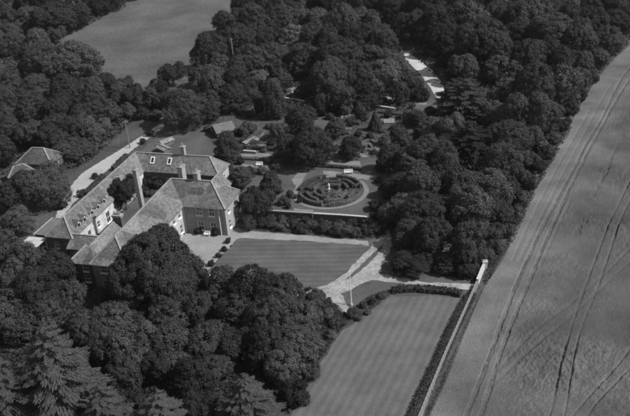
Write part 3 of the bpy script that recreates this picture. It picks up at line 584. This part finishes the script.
px_hedge('hedge', [(328,111),(345,112.5),(362,114)], 1.6, 1.2, 'dark straight hedge under the trees behind the garden')
px_hedge('hedge', [(316,166.5),(340,168),(362,170.5)], 0.5, 0.8, 'low hedge between the two paths behind the maze')

for l_, lb in (([(247,147.5),(262,132.5)],'low clipped hedge on the left of the vegetable bed'), ([(261,150.5),(270,140)],'low clipped hedge on the right of the vegetable bed'),
               ([(243,159.5),(268,161)],'low hedge between the two kitchen garden paths'), ([(334,119.5),(352,121.5)],'low hedge between the pale steps of the upper garden'),
               ([(378,113),(404,116)],'low hedge above the cold frames right of the cone-shaped yew'), ([(334,132),(350,134.5)],'low hedge below the pale garden steps'),
               ([(360,148),(364,143),(371,141.5),(376,145)],'curved low hedge forming the top of the small knot garden'), ([(362,153),(368,151),(373,152.5),(375,149)],'curved low hedge forming the bottom of the small knot garden'),
               ([(364.5,148),(368,146),(371.5,148)],'tiny inner hedge of the small knot garden')):
    px_hedge('hedge', l_, 0.6, 0.6, lb, mat='hedge_top', dens=40, leaf=0.1)
sheet('paving', [(357,153),(361,143),(370,139.5),(378,143),(379,150),(372,155),(363,157)], 0.022, M['path'], smooth=True)
# ------------------------------------------------------------------ trees: prototypes
def crown_broad(name, w_, h_, mat, leaf=0.13, nleaf=24000, seed=0, form=0, base=0.04, cl=0.10):
    """uneven crown: several overlapping leafy domes, each broken into small clumps; w_ wide, top at h_"""
    global rng
    rng = np.random.default_rng(100+seed); Rr = w_/2; H = h_
    K = (5, 8, 4, 6, 10)[form % 5]; D = []
    if form % 5 == 0: D.append((0, 0, 0.5, 0.74, 0.46))
    elif form % 5 == 2: D += [(0, 0, 0.36, 0.86, 0.36), (rng.normal(0, .08), rng.normal(0, .08), 0.66, 0.56, 0.34)]
    elif form % 5 == 3: D += [(0, 0, 0.48, 0.66, 0.47)]
    for k in range(K):
        a = 2*math.pi*k/K+rng.normal(0, 0.35); q = rng.uniform(0.3, 0.58); r_ = rng.uniform(0.34, 0.52); zc = rng.uniform(0.26, 0.6)
        D.append((q*math.cos(a), q*math.sin(a), zc, r_, min(rng.uniform(0.26, 0.4), 0.99-zc)))
    D = np.array(D); C = D[:, :3]*np.array([Rr, Rr, H]); S = np.column_stack([D[:, 3]*Rr, D[:, 3]*Rr, D[:, 4]*H])
    area = S[:, 0]*S[:, 2]; P = []; N = []
    for c_, s_2, ar in zip(C, S, area/area.sum()):
        nc = max(14, int(2.2*(s_2[0]*s_2[2])/(cl*w_*0.5)**2)); cd = rng.normal(0, 1, (nc, 3)); cd[:, 2] = np.where(cd[:, 2] < -0.6, -cd[:, 2], cd[:, 2]); cd /= np.linalg.norm(cd, axis=1)[:, None]
        n = int(nleaf*1.7*ar); k_ = rng.integers(0, nc, n); cr = rng.uniform(0.6, 1.3, nc)*cl*w_*0.5
        d = rng.normal(0, 1, (n, 3))+cd[k_]*0.5; d /= np.linalg.norm(d, axis=1)[:, None]
        rad = cr[k_][:, None]*rng.uniform(0.5, 1.08, (n, 1)); rad[:n//9] *= 1.45
        P.append(c_+cd[k_]*(s_2-cr[k_][:, None]*0.55)+d*rad); N.append(d*0.7+cd[k_]*0.7+np.array([0, 0, 0.15]))
    P = np.vstack(P); N = np.vstack(N)
    E = np.min(np.linalg.norm((P[:, None, :]-C[None])/S[None], axis=2), axis=1); keep = (E > 0.82) & (P[:, 2] > H*base*0.3); P, N = P[keep], N[keep]
    m_ = int(len(P)*0.45); k_ = rng.integers(0, len(C), m_); inn = rng.normal(0, 1, (m_, 3)); inn /= np.linalg.norm(inn, axis=1)[:, None]
    Q = C[k_]+inn*S[k_]*rng.uniform(0.6, 0.9, (m_, 1)); Q[:, 2] = np.maximum(Q[:, 2], 0.1); P = np.vstack([P, Q]); N = np.vstack([N, inn])
    P[:, 0] *= Rr/max(1e-6, np.percentile(np.abs(P[:, 0]), 99.3)); P[:, 1] *= Rr/max(1e-6, np.percentile(np.abs(P[:, 1]), 99.3)); P[:, 2] *= H/np.percentile(P[:, 2], 99.8)
    v, q_ = leaf_quads(P, N, leaf, leaf*0.7, 0.45); return np_mesh(name, v, q_, M[mat])
def trunk_mesh(name, h_, r_, seed=0, limbs=6, spread=0.28):
    rs = random.Random(seed); mb = MB()
    top = [(0,0,-0.1),(rs.uniform(-.1,.1),rs.uniform(-.1,.1),h_*0.2),(rs.uniform(-.3,.3),rs.uniform(-.3,.3),h_*0.45),(rs.uniform(-.4,.4),rs.uniform(-.4,.4),h_*0.78)]
    mb.tube(top, [r_*1.5, r_, r_*0.75, r_*0.2], 8)
    for k in range(limbs):
        a = 2*math.pi*k/limbs+rs.uniform(-.4,.4); z = h_*rs.uniform(0.24,0.5); L = h_*spread*rs.uniform(0.8,1.2)
        mb.tube([(0,0,z),(math.cos(a)*L*0.5,math.sin(a)*L*0.5,z+L*0.45),(math.cos(a)*L,math.sin(a)*L,z+L*0.75)], [r_*0.45,r_*0.3,r_*0.1], 6)
    return mb.mesh(name, M['bark'])
def crown_fir(name, w_, h_, mat, tiers=13, seed=0, droop=0.12, base=0.05, per_tier=9, spray=0.15, dens=42, prof=(1.5, 0.8), fanw=0.36):
    """tiers of flat drooping boughs, each a dense plate of needle sprays with fingered tips"""
    global rng
    rng = np.random.default_rng(300+seed); P = []; N = []; T_ = []; Rr = w_/2
    for t in range(tiers):
        f = t/(tiers-1); z = h_*(base+(0.96-base)*f); rad = Rr*(1-f**prof[0])**prof[1]*rng.uniform(0.92, 1.05)+0.3; nb = max(4, int(per_tier*(1-0.5*f)))
        for b_ in range(nb):
            a = 2*math.pi*(b_+0.5*(t % 2))/nb+rng.normal(0, 0.2); L = rad*rng.uniform(0.72, 1.1); u = np.array([math.cos(a), math.sin(a), 0]); s = np.array([-u[1], u[0], 0])
            n = int(30+L*L*dens); zj = z+rng.normal(0, 0.3); fg = rng.integers(5, 8); ph = rng.uniform(0, 6.28)
            x = np.sqrt(rng.uniform(0.02, 1, n)); y = rng.uniform(-1, 1, n); wdt = L*fanw*np.sin(np.minimum(x*1.15, 1.0)*2.2)**0.9/0.95
            finger = 0.78+0.3*np.abs(np.sin(y*fg+ph))*(1-0.45*y*y)                    # ragged outer edge of the plate
            r_ = x*L*finger*(1-0.16*y*y); o_ = y*np.maximum(wdt, 0.08)
            zz = zj-droop*r_+0.10*L*np.clip(x-0.7, 0, 1)**1.5*3-np.abs(o_)*0.16+rng.normal(0, 0.035, n)
            P.append(u*r_[:, None]+s*o_[:, None]+np.column_stack([np.zeros(n), np.zeros(n), zz])); N.append(np.tile(np.array([0, 0, 1.0])+u*0.3, (n, 1)))
            T_.append(u+s*(y*0.9+rng.normal(0, 0.25, n))[:, None]+np.array([0, 0, 0.1]))
    P = np.vstack(P); N = np.vstack(N); v, q_ = leaf_quads(P, N, spray, spray*0.4, 0.32, np.vstack(T_)); return np_mesh(name, v, q_, M[mat])
def crown_column(name, w_, h_, mat, n=2600, seed=0, cone=False, leaf=0.24):
    global rng
    rng = np.random.default_rng(500+seed); f = rng.uniform(0.02, 1, n); a = rng.uniform(0, 2*math.pi, n)
    pr = (1-f)*0.95+0.06 if cone else np.power(np.clip(1-np.power(np.abs(f-0.42)/0.6, 2.6), 0.03, 1), 0.6)
    rr = w_/2*pr*(1+0.10*np.sin(a*5+f*9)+0.05*np.sin(a*11))*rng.uniform(0.86, 1.03, n)
    P = np.column_stack([np.cos(a)*rr, np.sin(a)*rr, f*h_]); N = np.column_stack([np.cos(a), np.sin(a), 0.3+1.2*(f > 0.85)])
    v, q_ = leaf_quads(P, N, leaf, leaf*0.6, 0.4); return np_mesh(name, v, q_, M[mat])
PRO = {}
def proto(key, crown, trunk, w_, h_): PRO.setdefault(key, []).append((crown, trunk, w_, h_))
for s_ in range(5):
    for key, mat in (('b', 'leaf'), ('d', 'leaf_dark')):
        hh_ = (11, 10, 11.5, 13, 10.5)[s_]; proto(key+'L', crown_broad('crown', 13, hh_, mat, 0.15, 26000, s_*3+(key == 'd'), s_, 0.04, 0.10), trunk_mesh('trunk', hh_*0.9, 0.36, s_), 13, hh_)
    for key, mat in (('b', 'leaf'), ('p', 'leaf_pale'), ('d', 'leaf_dark')):
        if s_ < 4: proto(key+'M', crown_broad('crown', 7.5, 7.5, mat, 0.13, 14000, 40+s_*3+ord(key), s_, 0.04, 0.13), trunk_mesh('trunk', 6.5, 0.2, 20+s_), 7.5, 7.5)
        if s_ < 3: proto(key+'S', crown_broad('crown', 3.2, 2.4, mat, 0.085, 6500, 80+s_*3+ord(key), s_, 0.0, 0.2), trunk_mesh('stem', 1.9, 0.07, 30+s_, 5, 0.35), 3.2, 2.4)
proto('dX', crown_broad('crown', 16.5, 14.5, 'leaf_dark', 0.16, 80000, 78, 0, 0.06, 0.08), trunk_mesh('trunk', 13, 0.5, 9), 16.5, 14.5)
for s_ in range(2): proto('f', crown_fir('crown', 12, 13.5, 'needle', 17, s_, 0.18, 0.04, 17, 0.10, 62, (1.4, 0.72), 0.20), trunk_mesh('trunk', 14, 0.3, 50+s_, 0), 12, 13.5)
proto('c', crown_fir('crown', 15, 12, 'needle_dark', 12, 7, 0.07, 0.10, 15, 0.14, 44, (2.2, 0.75), 0.22), trunk_mesh('trunk', 12, 0.42, 60, 4), 15, 12)
proto('y', crown_column('crown', 4, 8, 'leaf_dark', 7000, 1, False, 0.16), trunk_mesh('trunk', 7, 0.2, 70, 0), 4, 8)
proto('k', crown_column('crown', 4, 5, 'leaf_dark', 5000, 2, True, 0.15), trunk_mesh('trunk', 4.8, 0.15, 71, 0), 4, 5)
proto('w', crown_column('crown', 4, 4.4, 'leaf_pale', 4500, 3, False, 0.14), trunk_mesh('trunk', 3.6, 0.15, 72, 0), 4, 4.4)
NTREE = 0
def tree(u, v, wpx, kind, label, ratio=None, group=None, name=None, cat=None, zf=0.5):
    """u, v: middle of the crown in the photograph; wpx: crown width there; distance follows from the tree standing on the ground"""
    global NTREE
    z = 4.0
    for _ in range(4):
        p_ = gp(u, v, z); wm = wpx/scale_at(p_)
        if kind in 'bdp': key = kind+('X' if wm > 14 and kind == 'd' else 'L' if wm > 9 and kind != 'p' else 'M' if wm > 4.6 else 'S')
        else: key = kind
        rt = ratio or {'X': 0.88, 'L': 0.85, 'M': 0.95, 'S': 0.75}.get(key[-1], None) or (PRO[key][0][3]/PRO[key][0][2])
        hm = wm*rt; z = hm*zf
    crown, trunk, w0, h0 = PRO[key][NTREE % len(PRO[key])]; NTREE += 1
    small = key.endswith('S')
    nm = name or ('shrub' if small else {'f': 'fir_tree', 'c': 'cedar_tree', 'y': 'clipped_yew', 'k': 'cone_yew', 'w': 'round_bush'}.get(kind, 'broadleaf_tree'))
    t = empty(nm, (p_[0], p_[1], 0), random.uniform(0, 6.28)); jx = random.uniform(0.9, 1.1) if kind in 'bdp' and key[-1] != 'X' else 1.0; t.scale = (wm/w0*jx, wm/w0*(2-jx), hm/h0)
    tag(t, label, cat or ('shrub' if small or kind == 'w' else 'tree'), group)
    link('crown', crown, t); link('trunk' if not small else 'stem', trunk, t); return t
#TREES
ORD = ['first','second','third','fourth','fifth','sixth','seventh','eighth','ninth','tenth','eleventh','twelfth']
def wood(where, rows, group):
    for ri, row_ in enumerate(rows):
        for ci, it in enumerate(row_):
            u, v, w_ = it[:3]; kind = it[3] if len(it) > 3 else 'b'; ratio = it[4] if len(it) > 4 else None
            w_ *= random.uniform(0.85, 1.16)
            near = 'lower left' in where or 'clump' in where
            if kind == 'b' and not near and random.random() < 0.16: kind = 'p'
            if kind == 'b' and near and random.random() < 0.65: kind = 'd'
            size = 'broad' if w_ >= 38 else 'small' if w_ < 24 else 'rounded'
            tone = {'d': 'dark', 'p': 'pale', 'b': 'leafy'}[kind]
            tree(u+random.uniform(-1,1), v+random.uniform(-1,1), w_*1.16, kind, f'{size} {tone} tree, {ORD[ci]} from the left, {ORD[ri]} row of {where}', ratio or random.choice((0.72, 0.8, 0.9, 1.0, 1.08)), group)
wood('the wood above the hay field', [
    [(8,3,34),(36,2,36,'d'),(64,1,34),(90,-1,30),(112,-4,24,'d'),(131,-9,18)],
    [(3,22,32,'d'),(28,20,36),(54,19,34,'d'),(78,15,32),(100,7,20,'d')],
    [(8,40,26),(36,42,26),(56,36,20,'d')]], 'trees of the wood above the hay field')
wood('the wood left of the lane', [
    [(36,64,38),(73,62,46)],
    [(6,82,36),(36,88,36),(66,90,34),(92,90,26),(107,83,18,'d'),(125,85,19,'d')],
    [(4,106,38),(32,110,38),(62,110,36),(88,110,32),(110,110,20)],
    [(4,131,38,'d'),(32,134,36),(60,133,36),(85,130,32),(103,127,18)],
    [(2,154,24),(68,150,26),(84,149,22)]], 'trees of the wood left of the lane')
wood('the wood behind the gardens', [
    [(247,4,26,'d'),(270,4,32),(298,3,32),(326,4,32,'d'),(352,6,30),(374,2,24,'d')],
    [(230,22,32),(256,24,34,'d'),(284,22,34),(312,22,36),(342,24,34),(368,22,28)],
    [(208,52,32),(238,42,34),(266,42,34,'d'),(294,42,36),(324,42,36),(354,40,34),(382,42,28)],
    [(222,68,30),(250,62,34),(276,60,30),(304,60,34),(334,58,38,'d'),(362,60,34),(388,62,30)],
    [(210,86,30),(236,82,30),(257,80,22,'p'),(282,80,20,'p'),(330,78,34),(356,78,34),(382,78,32),(404,80,22)],
    [(206,106,24),(232,100,26),(250,96,18),(306,90,16),(344,98,24),(366,96,26,'d'),(400,94,20)]], 'trees of the wood behind the gardens')
wood('the wood beside the crop field', [
    [(398,8,30,'d'),(424,4,30,'d'),(450,3,32),(478,4,32,'d'),(506,3,34),(534,2,34),(562,0,34),(590,0,34,'d'),(616,2,34),(642,-4,34)],
    [(410,26,28,'d'),(438,26,40),(470,22,34),(500,22,36,'d'),(530,20,38),(560,20,38),(590,20,36),(614,24,30,'d'),(636,18,28)],
    [(448,40,34),(484,46,48,'d'),(520,40,38,'d'),(553,36,46),(584,42,36),(607,43,26)],
    [(434,51,14,'p',0.7),(447,58,16,'d'),(466,68,30),(500,70,32),(528,62,34,'d'),(556,62,38),(582,64,30),(598,58,18)],
    [(505,94,34),(535,88,42),(562,88,32),(578,80,20)],
    [(500,116,36),(528,114,36),(550,112,24)],
    [(432,128,26,'p'),(450,128,24,'p'),(510,138,36,'d'),(535,138,22)],
    [(410,162,36),(438,160,40),(500,164,36),(525,160,20)],
    [(402,184,34,'d'),(426,186,42),(458,188,42,'d'),(490,188,36),(510,186,18)],
    [(398,211,34),(421,213,40,'d'),(448,212,34),(472,210,36,'p',1.2),(495,212,26)],
    [(408,234,34,'d'),(430,238,36),(466,244,38,'p',1.2),(484,230,18)]], 'trees of the wood beside the crop field')
wood('the lower left wood', [
    [(4,246,34),(28,266,40),(56,272,34,'d')],
    [(6,286,44),(40,294,46),(74,300,40,'d'),(99,302,26)],
    [(12,318,46),(48,318,40,'d'),(84,326,34),(112,322,44),(140,322,38,'d'),(168,316,38),(196,310,36,'d')],
    [(104,348,40,'d'),(136,350,44),(170,346,46),(204,344,44,'d')],
    [(124,376,38),(160,366,34,'d'),(192,378,42),(212,370,32)],
    [(132,402,26,'d'),(200,412,36)]], 'trees of the lower left wood')
wood('the clump between both lawns', [
    [(226,288,36,'d'),(254,290,42),(284,296,38,'d'),(312,300,22,'d')],
    [(238,314,46),(272,318,46,'d'),(302,322,32)],
    [(234,344,44,'d'),(266,346,46),(296,346,42)],
    [(284,368,34),(305,368,24,'d')],
    [(296,392,22)]], 'trees of the clump between both lawns')
# trees one can tell apart
T = tree
T(155,273,92,'d','huge round dark tree standing in front of the house wing', 0.92)
T(10,392,84,'f','pale fir cut off by the left edge, behind the tall corner fir', 1.1)
T(57,371,104,'f','tall pale fir with layered boughs in the bottom left corner', 1.25)
T(106,412,68,'f','smaller pale fir right of the tall corner fir', 1.25)
T(162,415,68,'f','pale fir top at the bottom edge, between dark crowns', 1.0)
T(249,404,80,'f','pale fir with spreading boughs at the bottom edge, left of the lower lawn', 1.0)
T(464,98,64,'c','wide dark cedar with flat layered boughs below the chalk track', 0.8)
T(470,140,52,'c','second flat-boughed cedar, nearer the maze than the wide one', 0.85)
T(274,98,21,'y','tall clipped dark yew column in the kitchen garden', 2.0)
T(259,104,10,'y','narrow dark yew close to the left of the tall yew column', 1.9)
T(321,104,17,'y','rounded clipped yew right of the kitchen garden wall', 1.3)
T(375,121,17,'k','dark cone-shaped yew up right of the big garden trees', 1.15)
T(409,116,13,'w','smooth pale round bush below the short garden wall', 1.1)
T(183,109,46,'d','big dark tree at the top of the lane behind the stables', 0.9)
T(172,75,26,'d','dark round tree at the near edge of the hay field', 0.95)
T(151,97,22,'d','small dark tree left of the big tree on the lane', 1.0)
T(137,92,18,'b','little tree beside the hay field above the lane', 1.0)
T(199,76,22,'b','round tree right of the dark tree at the hay field edge', 1.0)
T(124,194,29,'d','tall leafy tree filling the yard between stables and house', 1.25)
T(46,188,50,'b','big tree between the cottage and the stable roof', 0.9)
T(22,178,18,'b','small tree covering the corner of the small tiled shed', 0.9)
T(12,198,36,'d','dark tree at the left edge below the small tiled shed', 0.95)
T(14,222,34,'b','tree at the left edge beside the flat-roofed shed', 0.9)
T(228,149,32,'d','dark tree casting its shadow on the grass behind the house', 1.0)
T(214,176,18,'d','round bush tree close behind the main roof', 0.9)
T(240,178,26,'b','tree behind the right end of the main roof', 0.9)
T(256,205,34,'d','dark tree beside the right end wall of the house', 0.95)
T(271,182,24,'b','tree between the kitchen garden bench and the maze', 1.0)
T(248,222,18,'d','low dark bush at the house corner by the gravel', 0.8)
T(268,196,18,'b','small tree left of the maze lawn', 0.8)
T(312,147,44,'d','big dark tree directly behind the maze lawn', 0.95)
T(288,148,30,'d','dark tree left of the big one behind the maze', 0.95)
T(300,121,32,'b','leafy tree below the kitchen garden wall', 0.85)
T(336,128,24,'b','tree right of the leafy one below the kitchen garden wall', 0.85)
T(279,130,20,'b','small tree below the tall yew column', 0.9)
T(351,147,26,'d','round dark tree by the upper path behind the maze', 0.9)
T(389,158,28,'d','dark tree shading the right end of the maze paths', 1.05)
T(386,190,18,'p','pale shrubby tree at the right of the maze', 0.8)
T(418,118,20,'p','pale leafy tree right of the smooth round bush', 0.95)
T(362,112,15,'p','thin pale tree above the cone-shaped yew', 1.3)
T(345,108,16,'b','small tree above the pale garden steps', 1.0)
T(398,132,20,'b','bush tree beside the hidden white bench', 0.8)
T(413,262,46,'d','wide low dark yew mound at the bend of the drive', 0.42, cat='bush')
T(446,262,28,'d','dark bush right of the low yew mound', 0.75)
T(467,268,22,'b','ragged bush at the path end near the white wall', 0.8)
T(226,166,14,'b','shrubby tree on the bank right of the rear range', 0.8)
T(247,128,16,'b','bush beside the garden shed roof', 0.9)
T(228,137,16,'b','bush in front of the garden shed', 0.85)
# shrubs
for i, (u, v, w_) in enumerate(((228,240.5,6.2),(224.3,248.5,6.6),(218.8,255,6.4),(211,263.2,7))):
    T(u, v, w_, 'd', f'small round clipped bush, {ORD[i]} from the house in the row along the gravel edge', 0.8, 'round bushes along the gravel', 'clipped_bush')
for i, (u, v, w_, k_) in enumerate(((262,222,12,'d'),(272,224,11,'b'),(282,226,12,'p'),(292,224,11,'b'),(302,228,12,'d'),(312,226,11,'b'),(322,228,12,'b'),(333,231,10,'p'),(344,229,18,'p'),(357,232,11,'b'),(368,230,13,'d'),(379,228,14,'d'))):
    T(u, v, w_*1.1, k_, f'shrub, {ORD[i]} from the left in the border below the garden wall', 0.7, 'shrubs in the border below the garden wall')
for i, (u, v, w_, k_) in enumerate(((372,301,8,'d'),(381,296,9,'b'),(363,305,8,'b'),(368,312,7,'p'),(352,313,11,'d'),(359,318,7,'b'))):
    T(u, v, w_, k_, ['dark shrub right of the flagpole near the lawn corner','leafy shrub where the low hedge begins','grey shrub just right of the flagpole foot','pale little shrub on the lower lawn edge','round dark bush below the flagpole foot','small shrub at the rounded corner of the lower lawn'][i], 0.75)
for i, (u, v, w_, k_) in enumerate(((328,313,14,'p'),(322,330,14,'b'),(335,322,14,'p'),(331,334,12,'p'),(343,322,9,'b'),(317,345,14,'b'),(316,311,14,'b'))):
    T(u, v, w_, k_, ['pale shrub at the end of the drive by the clump','shrub on the clump side above the lower lawn','pale feathery shrub between drive and lower lawn','pale low shrub nearest the left lawn edge','small shrub beside the drive spur','leafy shrub at the foot of the clump by the lawn','shrub right of the last dark tree near the drive'][i], 0.75)
for i, (u, v, w_, k_) in enumerate(((182,233,6,'d'),(198,231,8,'d'),(216,231,10,'d'),(52,252,12,'d'),(37,257,12,'b'),(73,252,12,'d'),(62,205,10,'d'),(82,193,9,'d'),(99,247,9,'d'),(95,176,7,'d'),(80,262,16,'b'),(118,288,12,'b'))):
    T(u, v, w_, k_, ['dark shrub in the inner corner of the house','dark shrub under the left front windows','dark climbing shrub right of the porch','dark bush in front of the stable end wall','bush beside the pale canopy','dark shrub before the low tiled store','bush on the lane by the outer stable wall','small dark bush where the lane widens','shrub in the gap beside the kitchen annexe','tiny dark bush on the lane verge','shrub below the low tiled store','shrub under the near end of the wing'][i], 0.8)
for i, (u, v, w_, k_) in enumerate(((150,133,8,'d'),(143,141,7,'b'),(300,200,6,'b'),(376,205,14,'b'),(375,216,10,'d'),(290,194,9,'p'),(262,170,10,'p'),(250,172,12,'b'),(284,200,12,'b'),(255,143,8,'b'),(352,122,10,'p'),(385,140,14,'p'),(430,112,14,'p'),(446,142,18,'b'),(425,150,20,'b'),(404,140,16,'b'))):
    T(u, v, w_, k_, ['little dark bush on the verge at the top of the lane','small bush on the verge left of the potting shed','small shrub on the lawn left of the maze','shrub right of the maze below the dark trees','dark shrub at the right end of the garden wall','pale shrub on the grass left of the maze path','pale shrub below the kitchen garden bench','shrub behind the house below the kitchen garden','shrub on the terrace wall end','bush in the vegetable bed','pale shrub by the garden steps','pale shrub under the hidden white bench','pale shrub below the lower piece of chalk track','leafy shrub under the nearer cedar','shrub in front of the nearer cedar','shrub right of the hidden white bench'][i], 0.8)

def planting(where, rows, group, sc2=1.0):
    for ri, row_ in enumerate(rows):
        for ci, (u, v, w_, k_) in enumerate(row_):
            tree(u, v, w_*sc2, k_, f'{ {"d": "dark", "b": "leafy", "p": "pale"}[k_] } shrub, {ORD[ci]} from the left, {ORD[ri]} row of {where}', random.uniform(0.6, 0.95), group)
planting('the scrub between hay field and lane', [
    [(118,90,20,'b'),(131,97,20,'d'),(143,100,20,'b'),(157,88,22,'d'),(163,101,22,'b')],
    [(118,100,16,'p'),(128,110,18,'b'),(142,113,16,'d'),(156,115,14,'b')]], 'scrub between hay field and lane')
planting('the kitchen garden', [
    [(214,116,16,'b'),(240,112,14,'b'),(250,114,16,'b'),(262,116,14,'p'),(288,108,16,'b')],
    [(208,128,14,'b'),(238,132,14,'b'),(269,126,14,'p'),(283,136,18,'b'),(272,142,14,'d')],
    [(240,160,14,'d'),(270,160,14,'b'),(276,168,16,'b'),(264,150,10,'p')],
    [(232,188,16,'b'),(252,190,16,'b'),(266,204,14,'b'),(280,190,12,'p'),(288,206,10,'b'),(296,196,8,'b')]], 'shrubs of the kitchen garden', 0.62)
planting('the upper garden by the cone yew', [
    [(332,100,16,'b'),(350,104,14,'p'),(384,100,14,'d'),(398,102,16,'b'),(412,106,12,'b')],
    [(330,116,16,'b'),(358,122,12,'p'),(388,114,14,'d'),(398,118,12,'d')],
    [(344,132,14,'b'),(358,134,14,'d'),(370,136,14,'b'),(382,130,14,'p'),(392,128,12,'b'),(416,134,18,'d'),(428,140,18,'b')],
    [(334,148,14,'d'),(374,152,12,'d'),(380,168,16,'d'),(378,180,12,'b')]], 'shrubs of the upper garden', 0.6)
planting('the chalk track banks', [
    [(396,60,14,'b'),(404,78,16,'d'),(416,84,18,'b'),(422,94,16,'b'),(412,94,14,'d')],
    [(428,50,12,'b'),(441,62,12,'d'),(452,74,16,'b'),(452,88,18,'d')]], 'shrubs on the chalk track banks')
planting('the scrub along the crop field edge', [
    [(497,246,18,'b'),(507,230,18,'b'),(514,214,18,'p'),(521,198,18,'b'),(530,182,18,'b'),(538,166,18,'d'),(546,152,18,'b'),(553,138,18,'b'),(561,124,18,'d'),(571,108,16,'b')],
    [(486,254,16,'p'),(494,232,20,'b'),(503,214,20,'b'),(512,196,20,'d'),(521,178,20,'b'),(532,160,18,'b'),(541,146,18,'p'),(549,130,18,'b'),(580,94,16,'b'),(592,78,14,'d')]], 'scrub along the crop field edge')
planting('the climbers on the garden wall', [[(270,218,9,'d'),(281,219,10,'b'),(293,219,8,'d'),(306,220,9,'b'),(321,221,9,'d'),(338,222,9,'d'),(352,223,10,'b'),(364,223,9,'d')]], 'climbers on the garden wall')
planting('the yard behind the house', [[(148,181,14,'d'),(157,184,12,'d'),(165,180,10,'b')], [(142,190,12,'d'),(150,193,10,'b')]], 'shrubs in the yard')
# ------------------------------------------------------------------ undergrowth nobody could count
def in_poly(P, poly):
    x, y = P[:, 0], P[:, 1]; c_ = np.zeros(len(P), bool); n = len(poly)
    for i in range(n):
        (x1, y1), (x2, y2) = poly[i], poly[i-1]; k_ = ((y1 > y) != (y2 > y)) & (x < (x2-x1)*(y-y1)/(y2-y1+1e-12)+x1); c_ ^= k_
    return c_
def cover(pxpoly, n, zmax, leaf, mat='cover', label='dark tangled undergrowth beneath the woodland trees'):
    poly = [gp(u, v)[:2] for u, v in pxpoly]; a = np.array(poly); lo, hi = a.min(0), a.max(0); P = rng.uniform(lo, hi, (n*4, 2)); P = P[in_poly(P, poly)][:n]
    hmap = zmax*np.clip(vnoise(P, 2.2, 9)*1.4-0.2, 0.08, 1); z = hmap*rng.uniform(0.3, 1, len(P))
    v, q_ = leaf_quads(np.column_stack([P, z]), np.tile(np.array([0,0,1.0]), (len(P), 1)), leaf, leaf*0.65, 0.7)
    o = link('undergrowth', np_mesh('undergrowth', v, q_, M[mat])); tag(o, label, 'undergrowth', kind='stuff'); return o
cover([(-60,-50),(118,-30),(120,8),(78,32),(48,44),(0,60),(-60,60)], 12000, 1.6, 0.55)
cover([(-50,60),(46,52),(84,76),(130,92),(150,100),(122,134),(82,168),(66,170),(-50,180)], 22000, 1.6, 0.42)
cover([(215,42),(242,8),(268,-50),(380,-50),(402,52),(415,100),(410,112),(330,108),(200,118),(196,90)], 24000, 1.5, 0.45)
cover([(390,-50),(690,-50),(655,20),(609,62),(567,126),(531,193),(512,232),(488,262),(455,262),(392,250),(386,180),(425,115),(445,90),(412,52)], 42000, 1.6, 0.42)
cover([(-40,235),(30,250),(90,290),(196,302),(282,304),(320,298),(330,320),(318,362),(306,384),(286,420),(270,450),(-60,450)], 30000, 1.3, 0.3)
cover([(455,262),(488,262),(484,270),(479,280),(470,281),(440,276)], 1500, 0.5, 0.22)
cover([(489,262),(500,250),(512,232),(531,193),(560,138),(567,126),(572,130),(553,162),(533,200),(516,238),(500,262),(488,285),(483,285)], 14000, 0.9, 0.14)
cover([(483,286),(487,286),(466,334),(446,385),(430,420),(420,440),(414,440),(428,412),(448,366)], 5000, 0.3, 0.10)
cover([(354,307),(366,298),(384,291),(393,293),(378,305),(362,316),(354,313)], 2500, 0.45, 0.10, 'bed_leaf', 'low mixed planting in the garden beds')
cover([(250,223),(262,216),(300,218),(345,221),(386,224),(386,236),(366,239),(340,237),(300,233.5),(255,230)], 9000, 0.6, 0.12, 'bed_leaf', 'low mixed planting in the garden beds')
cover([(205,112),(245,105),(300,112),(300,140),(275,150),(238,146),(208,140)], 6000, 0.5, 0.13, 'bed_leaf', 'low mixed planting in the garden beds')
cover([(330,104),(400,106),(420,125),(410,150),(372,158),(330,140)], 9000, 0.6, 0.14, 'bed_leaf', 'low mixed planting in the garden beds')
cover([(318,302),(330,297),(340,310),(352,318),(340,332),(328,350),(316,365),(308,360)], 5000, 0.7, 0.12)
cover([(134,172),(172,176),(168,190),(142,200),(136,196)], 2500, 0.5, 0.12)

# ------------------------------------------------------------------ thin summer haze
hz_m = bpy.data.materials.new('haze'); hz_m.use_nodes = True; hn = hz_m.node_tree.nodes; hn.remove(hn['Principled BSDF'])
pv = hn.new('ShaderNodeVolumePrincipled'); pv.inputs['Color'].default_value = (0.9, 0.9, 0.9, 1); pv.inputs['Density'].default_value = HAZE; pv.inputs['Anisotropy'].default_value = 0.0
hz_m.node_tree.links.new(pv.outputs[0], hn['Material Output'].inputs['Volume'])
tag(MB().box(-1600, 1600, -700, 2500, -1.0, 78.0).build('haze', hz_m), 'thin pale summer haze over the whole estate', 'haze', kind='stuff')
